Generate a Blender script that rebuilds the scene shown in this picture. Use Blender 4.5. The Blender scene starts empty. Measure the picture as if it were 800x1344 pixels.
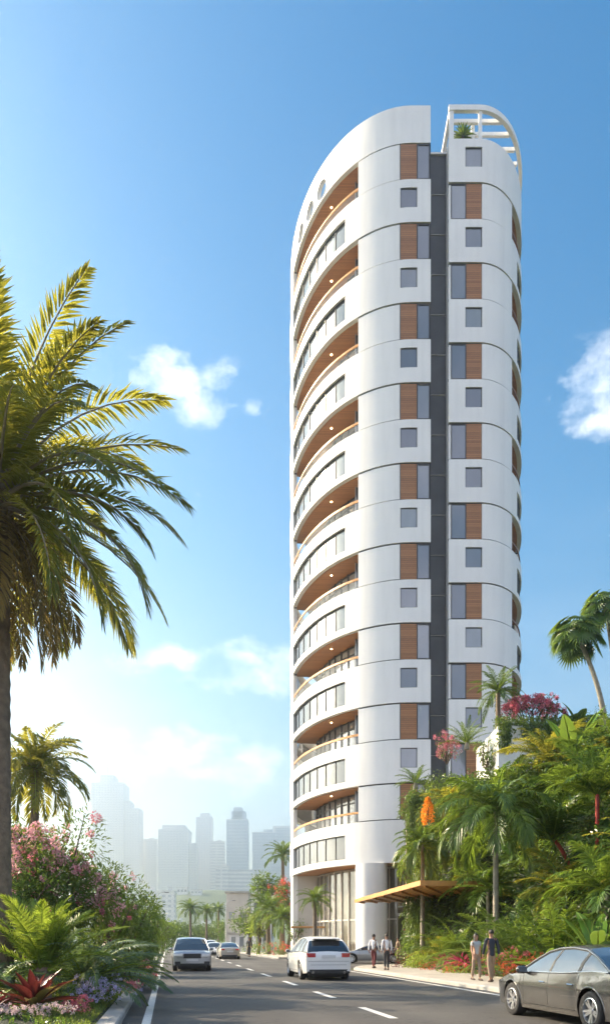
import bpy, math, random
import numpy as np
from mathutils import Vector, Matrix, Euler
R = math.radians
rng = np.random.default_rng(7)
scene = bpy.context.scene
COL = scene.collection
F = 1000.0; HZ = 1236.0; EYE = 1.5

# ---------- camera (two-point perspective, level, lens shifted up) ----------
cd = bpy.data.cameras.new('camera'); cam = bpy.data.objects.new('camera', cd); COL.objects.link(cam)
cam.location = (0, 0, EYE); cam.rotation_euler = (R(90), 0, 0)
cd.sensor_fit = 'VERTICAL'; cd.sensor_height = 36; cd.sensor_width = 36
cd.lens = F / 1344 * 36; cd.shift_y = (HZ - 672) / 1344
cd.clip_start = .1; cd.clip_end = 20000
scene.camera = cam
scene.view_settings.view_transform = 'Standard'; scene.view_settings.look = 'None'
scene.view_settings.gamma = 1; scene.view_settings.use_curve_mapping = False

def at(px, py, Y):      # survey point: photo pixel + distance -> world
    return Vector(((px - 400) * Y / F, Y, EYE + (HZ - py) * Y / F))

# ---------- mesh builder ----------
class MB:
    def __init__(s):
        s.V = []; s.n = 0; s.F = {3: [], 4: []}; s.M = {3: [], 4: []}; s.NG = []; s.NM = []
    def add(s, v, f, m=0):
        v = np.asarray(v, float).reshape(-1, 3); k = s.n; s.V.append(v); s.n += len(v)
        if isinstance(f, np.ndarray):
            if len(f):
                s.F[f.shape[1]].append(f + k); s.M[f.shape[1]].append(np.full(len(f), m))
            return
        for fc in f:
            if len(fc) in (3, 4):
                s.F[len(fc)].append(np.array([fc]) + k); s.M[len(fc)].append(np.array([m]))
            else:
                s.NG.append([i + k for i in fc]); s.NM.append(m)
    def merge(s, o, mat=None, off=0):
        for kk in (3, 4):
            s.F[kk] += [f + s.n for f in o.F[kk]]; s.M[kk] += [m + off for m in o.M[kk]]
        s.NG += [[i + s.n for i in f] for f in o.NG]; s.NM += [m + off for m in o.NM]
        V = np.concatenate(o.V) if o.V else np.zeros((0, 3))
        if mat is not None:
            M = np.array(mat); V = V @ M[:3, :3].T + M[:3, 3]
        s.V.append(V); s.n += len(V)
    def box(s, c, d, rz=0, m=0, bevel=0, ry=0, rx=0):
        x, y, z = [q / 2 for q in d]
        if bevel > 0:
            b = min(bevel, x * .9, y * .9, z * .9)
            vs = []
            for sx in (-1, 1):
                for sy in (-1, 1):
                    for sz in (-1, 1):
                        vs += [(sx * (x - b), sy * (y - b), sz * z), (sx * (x - b), sy * y, sz * (z - b)), (sx * x, sy * (y - b), sz * (z - b))]
            vs = np.array(vs)
            def I(sx, sy, sz, k): return ((sx > 0) * 4 + (sy > 0) * 2 + (sz > 0)) * 3 + k
            fs = []
            for q in (-1, 1):
                fs.append([I(-1, -1, q, 0), I(1, -1, q, 0), I(1, 1, q, 0), I(-1, 1, q, 0)][::q])
                fs.append([I(-1, q, -1, 1), I(1, q, -1, 1), I(1, q, 1, 1), I(-1, q, 1, 1)][::-q])
                fs.append([I(q, -1, -1, 2), I(q, 1, -1, 2), I(q, 1, 1, 2), I(q, -1, 1, 2)][::q])
            for a in (-1, 1):
                for b2 in (-1, 1):
                    fs.append([I(-1, a, b2, 0), I(1, a, b2, 0), I(1, a, b2, 1), I(-1, a, b2, 1)])
                    fs.append([I(a, -1, b2, 0), I(a, 1, b2, 0), I(a, 1, b2, 2), I(a, -1, b2, 2)])
                    fs.append([I(a, b2, -1, 1), I(a, b2, 1, 1), I(a, b2, 1, 2), I(a, b2, -1, 2)])
                    for c2 in (-1, 1): fs.append([I(a, b2, c2, 0), I(a, b2, c2, 1), I(a, b2, c2, 2)])
            v = vs
        else:
            v = np.array([(sx * x, sy * y, sz * z) for sx in (-1, 1) for sy in (-1, 1) for sz in (-1, 1)])
            fs = [[0, 1, 3, 2], [4, 6, 7, 5], [0, 4, 5, 1], [2, 3, 7, 6], [0, 2, 6, 4], [1, 5, 7, 3]]
        M = np.array(Matrix.Translation(Vector(c)) @ Euler((rx, ry, rz)).to_matrix().to_4x4())
        s.add(v @ M[:3, :3].T + M[:3, 3], fs, m)
    def tube(s, pts, r, n=8, m=0, cap=True, taper=None):
        pts = [np.array(p, float) for p in pts]; k = len(pts)
        rr = r if hasattr(r, '__len__') else [r] * k
        prev = None; V = []
        for i in range(k):
            t = pts[min(i + 1, k - 1)] - pts[max(i - 1, 0)]; t /= (np.linalg.norm(t) + 1e-9)
            if prev is None:
                a = np.array([0, 0, 1.]) if abs(t[2]) < .9 else np.array([1., 0, 0])
            else: a = prev
            u = a - t * np.dot(a, t); u /= (np.linalg.norm(u) + 1e-9); prev = u; w = np.cross(t, u)
            for j in range(n):
                an = 2 * math.pi * j / n
                V.append(pts[i] + rr[i] * (math.cos(an) * u + math.sin(an) * w))
        fs = [[i * n + j, i * n + (j + 1) % n, (i + 1) * n + (j + 1) % n, (i + 1) * n + j] for i in range(k - 1) for j in range(n)]
        s.add(V, np.array(fs), m)
        if cap:
            s.add(V[:n], [list(range(n))[::-1]], m); s.add(V[-n:], [list(range(n))], m)
    def lathe(s, prof, c=(0, 0, 0), n=24, m=0, axis='z', close=True):
        V = []; k = len(prof)
        for r, h in prof:
            for j in range(n):
                a = 2 * math.pi * j / n
                p = (r * math.cos(a), r * math.sin(a), h)
                if axis == 'y': p = (p[0], p[2], p[1])
                if axis == 'x': p = (p[2], p[0], p[1])
                V.append((p[0] + c[0], p[1] + c[1], p[2] + c[2]))
        fs = [[i * n + j, i * n + (j + 1) % n, (i + 1) * n + (j + 1) % n, (i + 1) * n + j] for i in range(k - 1) for j in range(n)]
        s.add(V, np.array(fs), m)
        if close: s.add(V[:n], [list(range(n))[::-1]], m); s.add(V[-n:], [list(range(n))], m)
    def prism(s, poly, z0, z1, m=0, mtop=None):
        n = len(poly)
        v = [(x, y, z0) for x, y in poly] + [(x, y, z1) for x, y in poly]
        a = sum(poly[i][0] * poly[(i + 1) % n][1] - poly[(i + 1) % n][0] * poly[i][1] for i in range(n))
        f = [[i, (i + 1) % n, (i + 1) % n + n, i + n] for i in range(n)]
        if a < 0: f = [q[::-1] for q in f]
        s.add(v, f + [list(range(n))[::(1 if a < 0 else -1)]], m)
        s.add(v[n:], [list(range(n))[::(1 if a > 0 else -1)]], m if mtop is None else mtop)
    def build(s, name, mats, parent=None, smooth=False, loc=None, rz=None, fix=False):
        me = bpy.data.meshes.new(name)
        V = np.concatenate(s.V) if s.V else np.zeros((0, 3))
        me.vertices.add(len(V)); me.vertices.foreach_set('co', V.ravel().astype(np.float32))
        loops = []; starts = []; mi = []; tot = 0
        for kk in (3, 4):
            if s.F[kk]:
                f = np.concatenate(s.F[kk]); loops.append(f.ravel()); starts.append(np.arange(len(f)) * kk + tot)
                tot += f.size; mi.append(np.concatenate(s.M[kk]))
        for f, m in zip(s.NG, s.NM):
            loops.append(np.array(f)); starts.append(np.array([tot])); tot += len(f); mi.append(np.array([m]))
        L = np.concatenate(loops).astype(np.int32); S = np.concatenate(starts).astype(np.int32); MI = np.concatenate(mi).astype(np.int32)
        used = np.zeros(len(V), bool); used[L] = True
        if not used.all():
            remap = np.cumsum(used) - 1; V = V[used]; L = remap[L].astype(np.int32)
            me.clear_geometry(); me.vertices.add(len(V)); me.vertices.foreach_set('co', V.ravel().astype(np.float32))
        me.loops.add(len(L)); me.loops.foreach_set('vertex_index', L)
        me.polygons.add(len(S)); me.polygons.foreach_set('loop_start', S); me.polygons.foreach_set('material_index', MI)
        me.polygons.foreach_set('use_smooth', np.full(len(S), bool(smooth)))
        me.update(calc_edges=True); me.validate()
        for m in (mats if isinstance(mats, (list, tuple)) else [mats]): me.materials.append(m)
        if fix:
            import bmesh
            b = bmesh.new(); b.from_mesh(me); bmesh.ops.remove_doubles(b, verts=b.verts, dist=1e-4)
            bmesh.ops.recalc_face_normals(b, faces=b.faces); b.to_mesh(me); b.free()
        o = bpy.data.objects.new(name, me); COL.objects.link(o)
        if parent: o.parent = parent
        if loc is not None: o.location = loc
        if rz is not None: o.rotation_euler = (0, 0, rz)
        return o

def tag(o, label, cat, group=None, kind=None):
    if label: o['label'] = label
    if cat: o['category'] = cat
    if group: o['group'] = group
    if kind: o['kind'] = kind
    return o
def thing(name, label, cat, loc=(0, 0, 0), rz=0, group=None):
    o = bpy.data.objects.new(name, None); COL.objects.link(o); o.empty_display_size = .3
    o.location = loc; o.rotation_euler = (0, 0, rz)
    return tag(o, label, cat, group)
def struct(o): o['kind'] = 'structure'; return o
def copy_tree(o, parent=None):
    c = o.copy(); COL.objects.link(c); c.parent = parent
    for ch in [q for q in bpy.data.objects if q.parent is o]: copy_tree(ch, c)
    return c
def dup(o, loc, rz=0, s=1.0, label=None, group=None):
    c = copy_tree(o); c.location = loc; c.rotation_euler = (0, 0, rz); c.scale = (s, s, s)
    if label: c['label'] = label
    if group: c['group'] = group
    return c

# ---------- materials ----------
def nodes(name):
    m = bpy.data.materials.new(name); m.use_nodes = True
    nt = m.node_tree; b = nt.nodes['Principled BSDF']; out = nt.nodes['Material Output']
    return m, nt, b, out
def N(nt, t, **kw):
    n = nt.nodes.new(t)
    for k, v in kw.items():
        if k.startswith('_'): setattr(n, k[1:], v)
        else: n.inputs[k.replace('__', ' ')].default_value = v
    return n
def mixc(nt, fac, a, b, typ='MIX'):
    n = nt.nodes.new('ShaderNodeMix'); n.data_type = 'RGBA'; n.blend_type = typ
    for i, v in ((0, fac), (6, a), (7, b)):
        if hasattr(v, 'links'): nt.links.new(v, n.inputs[i])
        elif isinstance(v, (int, float)): n.inputs[i].default_value = v
        else: n.inputs[i].default_value = tuple(v) + (1,) if len(v) == 3 else v
    return n.outputs[2]
def noise(nt, scale, detail=4, coord='Object', rough=.55, vec=None):
    n = N(nt, 'ShaderNodeTexNoise', Scale=scale, Detail=detail, Roughness=rough)
    if vec is None:
        tc = nt.nodes.new('ShaderNodeTexCoord'); vec = tc.outputs[coord]
    nt.links.new(vec, n.inputs['Vector']); return n.outputs['Fac']
def ramp(nt, fac, stops):
    n = nt.nodes.new('ShaderNodeValToRGB'); e = n.color_ramp.elements
    while len(e) < len(stops): e.new(.5)
    for q, (p, c) in zip(e, stops): q.position = p; q.color = tuple(c) + (1,) if len(c) == 3 else c
    nt.links.new(fac, n.inputs[0]); return n.outputs[0]
def bump(nt, b, h, strength=.3, dist=.02):
    n = N(nt, 'ShaderNodeBump', Strength=strength, Distance=dist)
    nt.links.new(h, n.inputs['Height']); nt.links.new(n.outputs[0], b.inputs['Normal'])
def simple(name, col, rough=.5, metal=0, var=.0, vs=3, bmp=0, bs=30, coat=0, spec=.5, bd=.01):
    m, nt, b, out = nodes(name)
    b.inputs['Base Color'].default_value = tuple(col) + (1,); b.inputs['Roughness'].default_value = rough
    b.inputs['Metallic'].default_value = metal; b.inputs['Coat Weight'].default_value = coat
    b.inputs['Coat Roughness'].default_value = .04
    b.inputs['Specular IOR Level'].default_value = spec
    if var:
        f = noise(nt, vs, 5); c = ramp(nt, f, [(.3, [q * (1 - var) for q in col]), (.7, [min(1, q * (1 + var)) for q in col])])
        nt.links.new(c, b.inputs['Base Color'])
    if bmp: bump(nt, b, noise(nt, bs, 4), bmp, bd)
    return m
def leafmat(name, a, bcol, trans, tw=.35, rough=.42, vs=.6, spec=.4):
    """foliage: colour varies leaf by leaf and in clumps; thin blades let light through"""
    m, nt, b, out = nodes(name)
    g = nt.nodes.new('ShaderNodeNewGeometry')
    f = noise(nt, vs, 3)
    mm = N(nt, 'ShaderNodeMath', _operation='MULTIPLY'); nt.links.new(g.outputs['Random Per Island'], mm.inputs[0]); mm.inputs[1].default_value = .6
    m2 = N(nt, 'ShaderNodeMath', _operation='ADD'); nt.links.new(mm.outputs[0], m2.inputs[0]); nt.links.new(f, m2.inputs[1])
    c = ramp(nt, m2.outputs[0], [(.35, a), (1.0, bcol)])
    nt.links.new(c, b.inputs['Base Color']); b.inputs['Roughness'].default_value = rough
    b.inputs['Specular IOR Level'].default_value = spec
    t = nt.nodes.new('ShaderNodeBsdfTranslucent')
    tc = mixc(nt, .75, c, trans); nt.links.new(tc, t.inputs['Color'])
    mx = nt.nodes.new('ShaderNodeMixShader'); mx.inputs[0].default_value = tw
    nt.links.new(b.outputs[0], mx.inputs[1]); nt.links.new(t.outputs[0], mx.inputs[2]); nt.links.new(mx.outputs[0], out.inputs['Surface'])
    return m
M = {}
def wallmat():
    m, nt, b, out = nodes('white render')
    tc = nt.nodes.new('ShaderNodeTexCoord')
    mp = N(nt, 'ShaderNodeMapping'); mp.inputs['Scale'].default_value = (1.6, 1.6, .12); nt.links.new(tc.outputs['Object'], mp.inputs[0])
    f = noise(nt, 1.0, 5, vec=mp.outputs[0]); f2 = noise(nt, .25, 4)
    c1 = ramp(nt, f, [(.28, (.755, .745, .725)), (.55, (.82, .81, .79))]); c2 = ramp(nt, f2, [(.3, (.94, .94, .95)), (.7, (1, 1, 1))])
    nt.links.new(mixc(nt, 1.0, c1, c2, 'MULTIPLY'), b.inputs['Base Color'])
    b.inputs['Roughness'].default_value = .55; bump(nt, b, noise(nt, 25, 4), .08, .01)
    return m
M['white'] = wallmat()
def woodmat(name, c0, c1, axis='z', pitch=.16, rough=.5):
    """boards laid one above another (axis z) or side by side, with dark joints"""
    m, nt, b, out = nodes(name)
    tc = nt.nodes.new('ShaderNodeTexCoord'); sp = nt.nodes.new('ShaderNodeSeparateXYZ'); nt.links.new(tc.outputs['Object'], sp.inputs[0])
    q = sp.outputs[{'x': 0, 'y': 1, 'z': 2}[axis]]
    d = N(nt, 'ShaderNodeMath', _operation='DIVIDE'); nt.links.new(q, d.inputs[0]); d.inputs[1].default_value = pitch
    fr = N(nt, 'ShaderNodeMath', _operation='FRACT'); nt.links.new(d.outputs[0], fr.inputs[0])
    fl = N(nt, 'ShaderNodeMath', _operation='FLOOR'); nt.links.new(d.outputs[0], fl.inputs[0])
    wn = N(nt, 'ShaderNodeTexWhiteNoise', _noise_dimensions='1D'); nt.links.new(fl.outputs[0], wn.inputs['W'])
    mp = N(nt, 'ShaderNodeMapping'); mp.inputs['Scale'].default_value = {'z': (1, 1, 14), 'x': (14, 1, 1), 'y': (1, 14, 1)}[axis]; nt.links.new(tc.outputs['Object'], mp.inputs[0])
    gr = noise(nt, 3, 6, vec=mp.outputs[0])
    ad = N(nt, 'ShaderNodeMath', _operation='MULTIPLY_ADD'); nt.links.new(wn.outputs[0], ad.inputs[0]); ad.inputs[1].default_value = .5; nt.links.new(gr, ad.inputs[2])
    c = ramp(nt, ad.outputs[0], [(.35, c0), (.95, c1)])
    gap = N(nt, 'ShaderNodeMath', _operation='LESS_THAN'); nt.links.new(fr.outputs[0], gap.inputs[0]); gap.inputs[1].default_value = .09
    nt.links.new(mixc(nt, gap.outputs[0], c, [q * .25 for q in c0]), b.inputs['Base Color'])
    b.inputs['Roughness'].default_value = rough
    inv = N(nt, 'ShaderNodeMath', _operation='SUBTRACT'); inv.inputs[0].default_value = 1; nt.links.new(gap.outputs[0], inv.inputs[1])
    bump(nt, b, inv.outputs[0], .5, .02)
    return m
M['wood'] = woodmat('timber boards', (.24, .10, .036), (.38, .17, .065), 'z', .17)
M['soffit'] = woodmat('timber soffit', (.38, .145, .035), (.52, .22, .062), 'y', .14, .45)
M['canopy'] = woodmat('canopy timber', (.46, .18, .035), (.62, .27, .06), 'x', .30, .45)
M['railwood'] = simple('oak rail', (.56, .27, .08), .4, 0, .15, 4)
def glassmat(name, col, rough=.13, spec=.9, blotch=.35, sc=.35, metal=0.0):
    m, nt, b, out = nodes(name)
    tc = nt.nodes.new('ShaderNodeTexCoord')
    mp = N(nt, 'ShaderNodeMapping'); mp.inputs['Scale'].default_value = (1.2, 1.2, .35); nt.links.new(tc.outputs['Object'], mp.inputs[0])
    f = noise(nt, sc * 3, 3, vec=mp.outputs[0])
    g = nt.nodes.new('ShaderNodeNewGeometry')
    a = N(nt, 'ShaderNodeMath', _operation='MULTIPLY_ADD'); nt.links.new(g.outputs['Random Per Island'], a.inputs[0]); a.inputs[1].default_value = .45; nt.links.new(f, a.inputs[2])
    c = ramp(nt, a.outputs[0], [(.35, [q * (1 - blotch) for q in col]), (.95, [q * (1 + blotch) for q in col])])
    nt.links.new(c, b.inputs['Base Color']); b.inputs['Roughness'].default_value = rough; b.inputs['Specular IOR Level'].default_value = spec
    b.inputs['IOR'].default_value = 1.75; b.inputs['Metallic'].default_value = metal
    oi = nt.nodes.new('ShaderNodeObjectInfo'); orr = ramp(nt, oi.outputs['Random'], [(.0, (.7, .7, .72)), (.6, (1, 1, 1)), (.8, (1.5, 1.45, 1.35)), (1, (1.9, 1.8, 1.6))])
    nt.links.new(mixc(nt, 1.0, c, orr, 'MULTIPLY'), b.inputs['Base Color'])
    return m
M['glass'] = glassmat('window glass', (.14, .155, .18), rough=.08, blotch=.12)
M['glass_lit'] = glassmat('balcony glass', (.24, .24, .245), rough=.1, blotch=.2)
M['glass_ribbon'] = glassmat('ribbon glass', (.055, .06, .07), rough=.07, blotch=.25)
M['glass_dark'] = glassmat('dark glass', (.035, .036, .04), .12, .6)
M['lobbyglass'] = glassmat('lobby glass', (.075, .07, .06), .04, .8, .5, .5)
M['frame'] = simple('dark bronze frame', (.06, .056, .052), .4, .3)
M['seam'] = simple('dark joint', (.02, .02, .022), .8)
M['charcoal'] = simple('charcoal cladding', (.07, .073, .078), .55, 0, .2, .6, .05, 8)
M['beige'] = simple('beige plaster', (.50, .46, .41), .7, 0, .06, .8, .1, 20)
M['stone'] = woodmat('stone courses', (.22, .17, .13), (.36, .29, .23), 'z', .22, .8)
M['floor_tile'] = simple('balcony tile', (.45, .42, .38), .6, 0, .08, 2)
M['concrete'] = simple('kerb concrete', (.38, .36, .33), .85, 0, .16, 1.5, .4, 40, bd=.006)
M['trunk'] = simple('palm bark', (.17, .125, .085), .9, 0, .35, 5, .8, 18, bd=.03)
M['bark'] = simple('shrub bark', (.11, .08, .055), .9, 0, .3, 6, .5, 20)
M['trunkgrey'] = simple('grey palm bark', (.26, .23, .18), .85, 0, .25, 4, .6, 14)
M['redstem'] = simple('red palm stem', (.36, .028, .018), .45, 0, .3, 3)
M['metal'] = simple('brushed metal', (.5, .5, .5), .35, .9)
# ================= THE TOWER =================
D0 = 61.35; K = D0 / F
def Hp(py): return EYE + (HZ - py) * K
class Oval:
    """plan curve: straight front, then half an ellipse sweeping to the back; side=-1 bulges to the left"""
    def __init__(s, x_end, cx, a, b, side):
        s.cx, s.a, s.b, s.side, s.xe = cx, a, b, side, x_end
        s.flat = abs(x_end - cx)
    def pt(s, t, off=0):      # t<0: metres along the flat front from its end; t>=0: degrees round the curve
        if t < 0: return (s.xe + s.side * (s.flat + t) * 0 + (s.cx - s.xe) * (1 + t / s.flat) , D0 - off)
        th = R(t); x = s.cx + s.side * s.a * math.sin(th); y = D0 + s.b * (1 - math.cos(th))
        nx = s.side * math.sin(th) / s.a; ny = -math.cos(th) / s.b; L = math.hypot(nx, ny)
        return (x + off * nx / L, y + off * ny / L)
    def t_of_x(s, x):
        q = (x - s.cx) * s.side
        return math.degrees(math.asin(min(1, q / s.a))) if q > 0 else q
OL = Oval(10.1, 8.6, 10.05, 16, -1)
OR_ = Oval(11.55, 14.0, 5.5, 10, 1)
def shell(mb, ov, ts, zs, hole, out=0.0, thick=.3, m=0, mi=None):
    """thick curved wall on plan curve ov; hole(tmid, zmid) marks openings; reveals are closed"""
    nt_, nz = len(ts), len(zs)
    V = []
    for off in (out, out - thick):
        for t in ts:
            x, y = ov.pt(t, off)
            for z in zs: V.append((x, y, z))
    base = nt_ * nz
    def I(s_, i, j): return s_ * base + i * nz + j
    sol = [[not hole((ts[i] + ts[i + 1]) / 2, (zs[j] + zs[j + 1]) / 2) for j in range(nz - 1)] for i in range(nt_ - 1)]
    fs = []; fl = ov.side > 0
    def S(i, j): return 0 <= i < nt_ - 1 and 0 <= j < nz - 1 and sol[i][j]
    for i in range(nt_ - 1):
        for j in range(nz - 1):
            if not sol[i][j]: continue
            fs.append([I(0, i, j), I(0, i, j + 1), I(0, i + 1, j + 1), I(0, i + 1, j)])
            fs.append([I(1, i, j), I(1, i + 1, j), I(1, i + 1, j + 1), I(1, i, j + 1)])
            if not S(i - 1, j): fs.append([I(0, i, j), I(1, i, j), I(1, i, j + 1), I(0, i, j + 1)])
            if not S(i + 1, j): fs.append([I(0, i + 1, j), I(0, i + 1, j + 1), I(1, i + 1, j + 1), I(1, i + 1, j)])
            if not S(i, j - 1): fs.append([I(0, i, j), I(0, i + 1, j), I(1, i + 1, j), I(1, i, j)])
            if not S(i, j + 1): fs.append([I(0, i, j + 1), I(1, i, j + 1), I(1, i + 1, j + 1), I(0, i + 1, j + 1)])
    if fl: fs = [f[::-1] for f in fs]
    mb.add(V, np.array(fs), m)
def tsr(ov, marks, step=4.0, tmax=180, tmin=None):
    lo = -ov.flat if tmin is None else tmin
    s = set([lo, tmax] + [q for q in marks if lo <= q <= tmax]); s |= {0.0} if lo < 0 < tmax else set()
    s = sorted(s); o = [s[0]]
    for a, b in zip(s, s[1:]):
        n = max(1, int(math.ceil((b - a) / step))) if b > 0 else 1
        o += [a + (b - a) * k / n for k in range(1, n + 1)]
    return o
def smooth_by(o, ang=30):
    me = o.data
    me.polygons.foreach_set('use_smooth', np.ones(len(me.polygons), bool))
    me.set_sharp_from_angle(angle=R(ang))
    return o
P_ = 105 * K                                  # height of a storey pair
zA1 = Hp(188); zA0 = Hp(235); zB0 = Hp(293)    # left volume, top pair
tower = thing('apartment_tower', 'tall white curved apartment tower with timber balconies and a dark vertical recess', 'building', (0, 0, 0))
G = .045
tX = lambda px, Y=D0: OL.t_of_x((px - 400) * Y / F)
# marks on the left curve
xw0, xw1, xe = (525 - 400) * K, (547 - 400) * K, (564 - 400) * K
tw0, tw1 = OL.t_of_x(xw0), -(xw1 - 8.6)
tb0, tb1 = 24.8, 75.0; tr0 = 31.3; tk0, tk1 = 103, 150
def pair_left(mk):
    # ---- A storey: balcony on the curve, timber and glass on the front ----
    for ta_, tz_ in ((tw0, tb0), (tb1, tk0), (tk1, 180)):
        mb = MB(); shell(mb, OL, tsr(OL, [], 4, tz_, ta_), [zA0 + G, zA1 - G], lambda t, z: False, 0, .35)
        smooth_by(mk(mb, 'wall', M['white']))
    # front timber panel and glass strip
    mb = MB(); y = D0 + .06
    mb.box(((xw0 + xw1) / 2, y + .08, (zA0 + zA1) / 2), (xw1 - xw0 - .06, .16, zA1 - zA0 - .06)); mk(mb, 'timber_panel', M['wood'])
    mb = MB(); mb.box(((xw1 + xe) / 2 - .03, y + .06, (zA0 + zA1) / 2), (xe - xw1 - .12, .05, zA1 - zA0 - .1)); w = mk(mb, 'window', M['glass'])
    mb = MB(); h = zA1 - zA0
    for cx, dx in ((xw1 + .02, .05), (xe - .06, .05), (xw0 - .01, .05)): mb.box((cx, y + .06, (zA0 + zA1) / 2), (dx, .2, h - .04))
    for cz in (zA0 + .05, zA1 - .05): mb.box(((xw1 + xe) / 2, y + .062, cz), (xe - xw1 - .2, .19, .1))
    mk(mb, 'window_frame', M['frame'], w)
    mb = MB(); mb.box((10.1 - .03, D0 + .5, (zA0 + zA1) / 2), (.06, 1.0, zA1 - zA0 - .02)); mb.box((9.0, D0 + .5, (zA0 + zA1) / 2), (2.1, .1, zA1 - zA0)); mk(mb, 'side_wall', M['seam'])
    # balcony
    ts = tsr(OL, [], 4, tb1 + 1.5, tb0 - .5)
    mb = MB(); shell(mb, OL, ts, [zA0 - .22, zA0 - .02], lambda t, z: False, -.36, 2.2); b = mk(mb, 'balcony', M['floor_tile'])
    mb = MB(); shell(mb, OL, ts, [zA1 - .01, zA1 + .06], lambda t, z: False, -.33, 2.3); mk(mb, 'soffit', M['soffit'], b)
    tg = tsr(OL, [tb0 + 5], 5, tb1, tb0)
    mb = MB(); shell(mb, OL, tg, [zA0, zA1], lambda t, z: False, -2.25, .06); mk(mb, 'glass_door', M['glass_lit'], b)
    mb = MB()
    for z in (zA0 + .05, zA1 - .12, zA1 - .75): shell(mb, OL, tg, [z - .05, z + .05], lambda t, z: False, -2.17, .09)
    for t in np.arange(tb0 + 6, tb1, 5.2):
        x, yy = OL.pt(t, -2.2); x2, y2 = OL.pt(t + 1, -2.2)
        mb.box((x, yy, (zA0 + zA1) / 2), (.09, .12, zA1 - zA0), math.atan2(y2 - yy, x2 - x))
    mk(mb, 'door_frame', M['frame'], b)
    mb = MB()      # dark return wall at the right end, angled to the front
    x0, y0 = OL.pt(tb0 - .3, -.36); x1, y1 = OL.pt(tb0 + 6.0, -2.3)
    xa, ya = OL.pt(tb0 + .0, -2.1)
    mb.prism([(x0, y0 + .1), (xa, ya), (xa - 1.35, ya + .1), (xa - 1.35, ya + .25), (x0 + .2, ya + .3), (x0 + .2, y0)], zA0, zA1)
    mk(mb, 'end_screen', M['glass_dark'], b)
    mb = MB(); mb.box((xa - 1.35, ya + .02, (zA0 + zA1) / 2), (.08, .1, zA1 - zA0)); mk(mb, 'screen_post', M['metal'], b)
    mb = MB(); shell(mb, OL, ts, [zA0 + .68, zA0 + .85], lambda t, z: False, -.05, .1)
    mk(mb, 'handrail', M['railwood'], b)
    mb = MB(); shell(mb, OL, ts, [zA0 - .02, zA0 + .72], lambda t, z: False, -.1, .015); mk(mb, 'balustrade', M['balglass'], b)
    mb = MB(); x, yy = OL.pt(tX(423.5, D0 * 1.07) + 1, -1.05); mb.lathe([(.0, 0), (.08, 0), (.08, .03), (0, .03)], (x, yy, zA1 - .042), 16, close=False); mk(mb, 'downlight', M['lamp'], b)
    # far side balcony as a dark glazed recess
    mb = MB(); shell(mb, OL, tsr(OL, [], 6, tk1, tk0), [zA0, zA1], lambda t, z: False, -1.2, .1); mk(mb, 'rear_glazing', M['glass_lit'])
    # dark joint lines at the storey edges
    for ta_, tz_ in ((-OL.flat, tb0), (tb1, tk0), (tk1, 180)):
        for zz in (zA0, zA1): mb = MB(); shell(mb, OL, tsr(OL, [], 4, tz_, ta_), [zz - .07, zz + .07], lambda t, z: False, -.10, .2); mk(mb, 'joint', M['seam'])
def pair_left_B(mk, win=True):
    z1, z0 = zA0, zB0 + .02
    wz1, wz0 = z1 - 1.0, z0 + .55
    wx0, wx1, fz1, fz0 = xw0, xw1, Hp(246.5), Hp(272.5)
    tf0, tf1 = OL.t_of_x(wx0), OL.t_of_x(wx1)
    lo, hi = min(tf0, tf1), max(tf0, tf1)
    def hole(t, z):
        if (tr0 < t < tb1 or tk0 < t < tk1) and wz0 < z < wz1: return True
        return win and lo < t < hi and fz0 < z < fz1
    mb = MB(); shell(mb, OL, tsr(OL, [tr0, tb1, tk0, tk1, lo, hi]), sorted([z0 + G, wz0, wz1, fz0, fz1, z1 - G]), hole, .05, .4)
    smooth_by(mk(mb, 'wall', M['white']))
    # ribbon window on the curve
    mb = MB(); tt = np.array([tr0, 37.6, 43.8, 50.0, 56.2, 62.4, 68.6, tb1])
    for a, b2 in zip(tt, tt[1:]):
        shell(mb, OL, list(np.linspace(a, b2, 6)), [wz0, wz1], lambda t, z: False, -.20, .05)
    rb = smooth_by(mk(mb, 'ribbon_window', M['glass_ribbon']))
    mb = MB(); full = tsr(OL, [], 4, tb1, tr0)
    for z in (wz0 + .04, wz1 - .04): shell(mb, OL, full, [z - .04, z + .04], lambda t, z: False, -.13, .08)
    for t in tt:
        x, yy = OL.pt(t, -.18); x2, y2 = OL.pt(t + .5, -.18)
        mb.box((x, yy, (wz0 + wz1) / 2), (.07, .07, wz1 - wz0 - .02), math.atan2(y2 - yy, x2 - x))
    mk(mb, 'mullions', M['frame'], rb)
    mb = MB(); shell(mb, OL, tsr(OL, [], 6, tk1, tk0), [wz0, wz1], lambda t, z: False, -.2, .1); mk(mb, 'rear_window', M['glass_lit'])
    if win:
        mb = MB(); mb.box(((wx0 + wx1) / 2, D0 + .10, (fz0 + fz1) / 2), (wx1 - wx0, .05, fz1 - fz0)); w = mk(mb, 'window', M['glass'])
        mb = MB(); fr(mb, wx0, wx1, fz0, fz1, D0 + .07, d=.08); mk(mb, 'window_frame', M['frame'], w)
def fr(mb, x0, x1, z0, z1, y, w=.055, d=.16, rail=None):
    for x in (x0 + w / 2, x1 - w / 2): mb.box((x, y, (z0 + z1) / 2), (w, d, z1 - z0 + .002))
    for z in (z0 + w / 2, z1 - w / 2): mb.box(((x0 + x1) / 2, y + .001, z), (x1 - x0 - w * 1.9, d - .004, w))
m, nt, b, out = nodes('lamp glow'); b.inputs['Emission Color'].default_value = (1, .75, .4, 1); b.inputs['Emission Strength'].default_value = 6; M['lamp'] = m
m, nt, b, out = nodes('clear balustrade'); b.inputs['Base Color'].default_value = (.75, .8, .8, 1); b.inputs['Roughness'].default_value = .05
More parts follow.
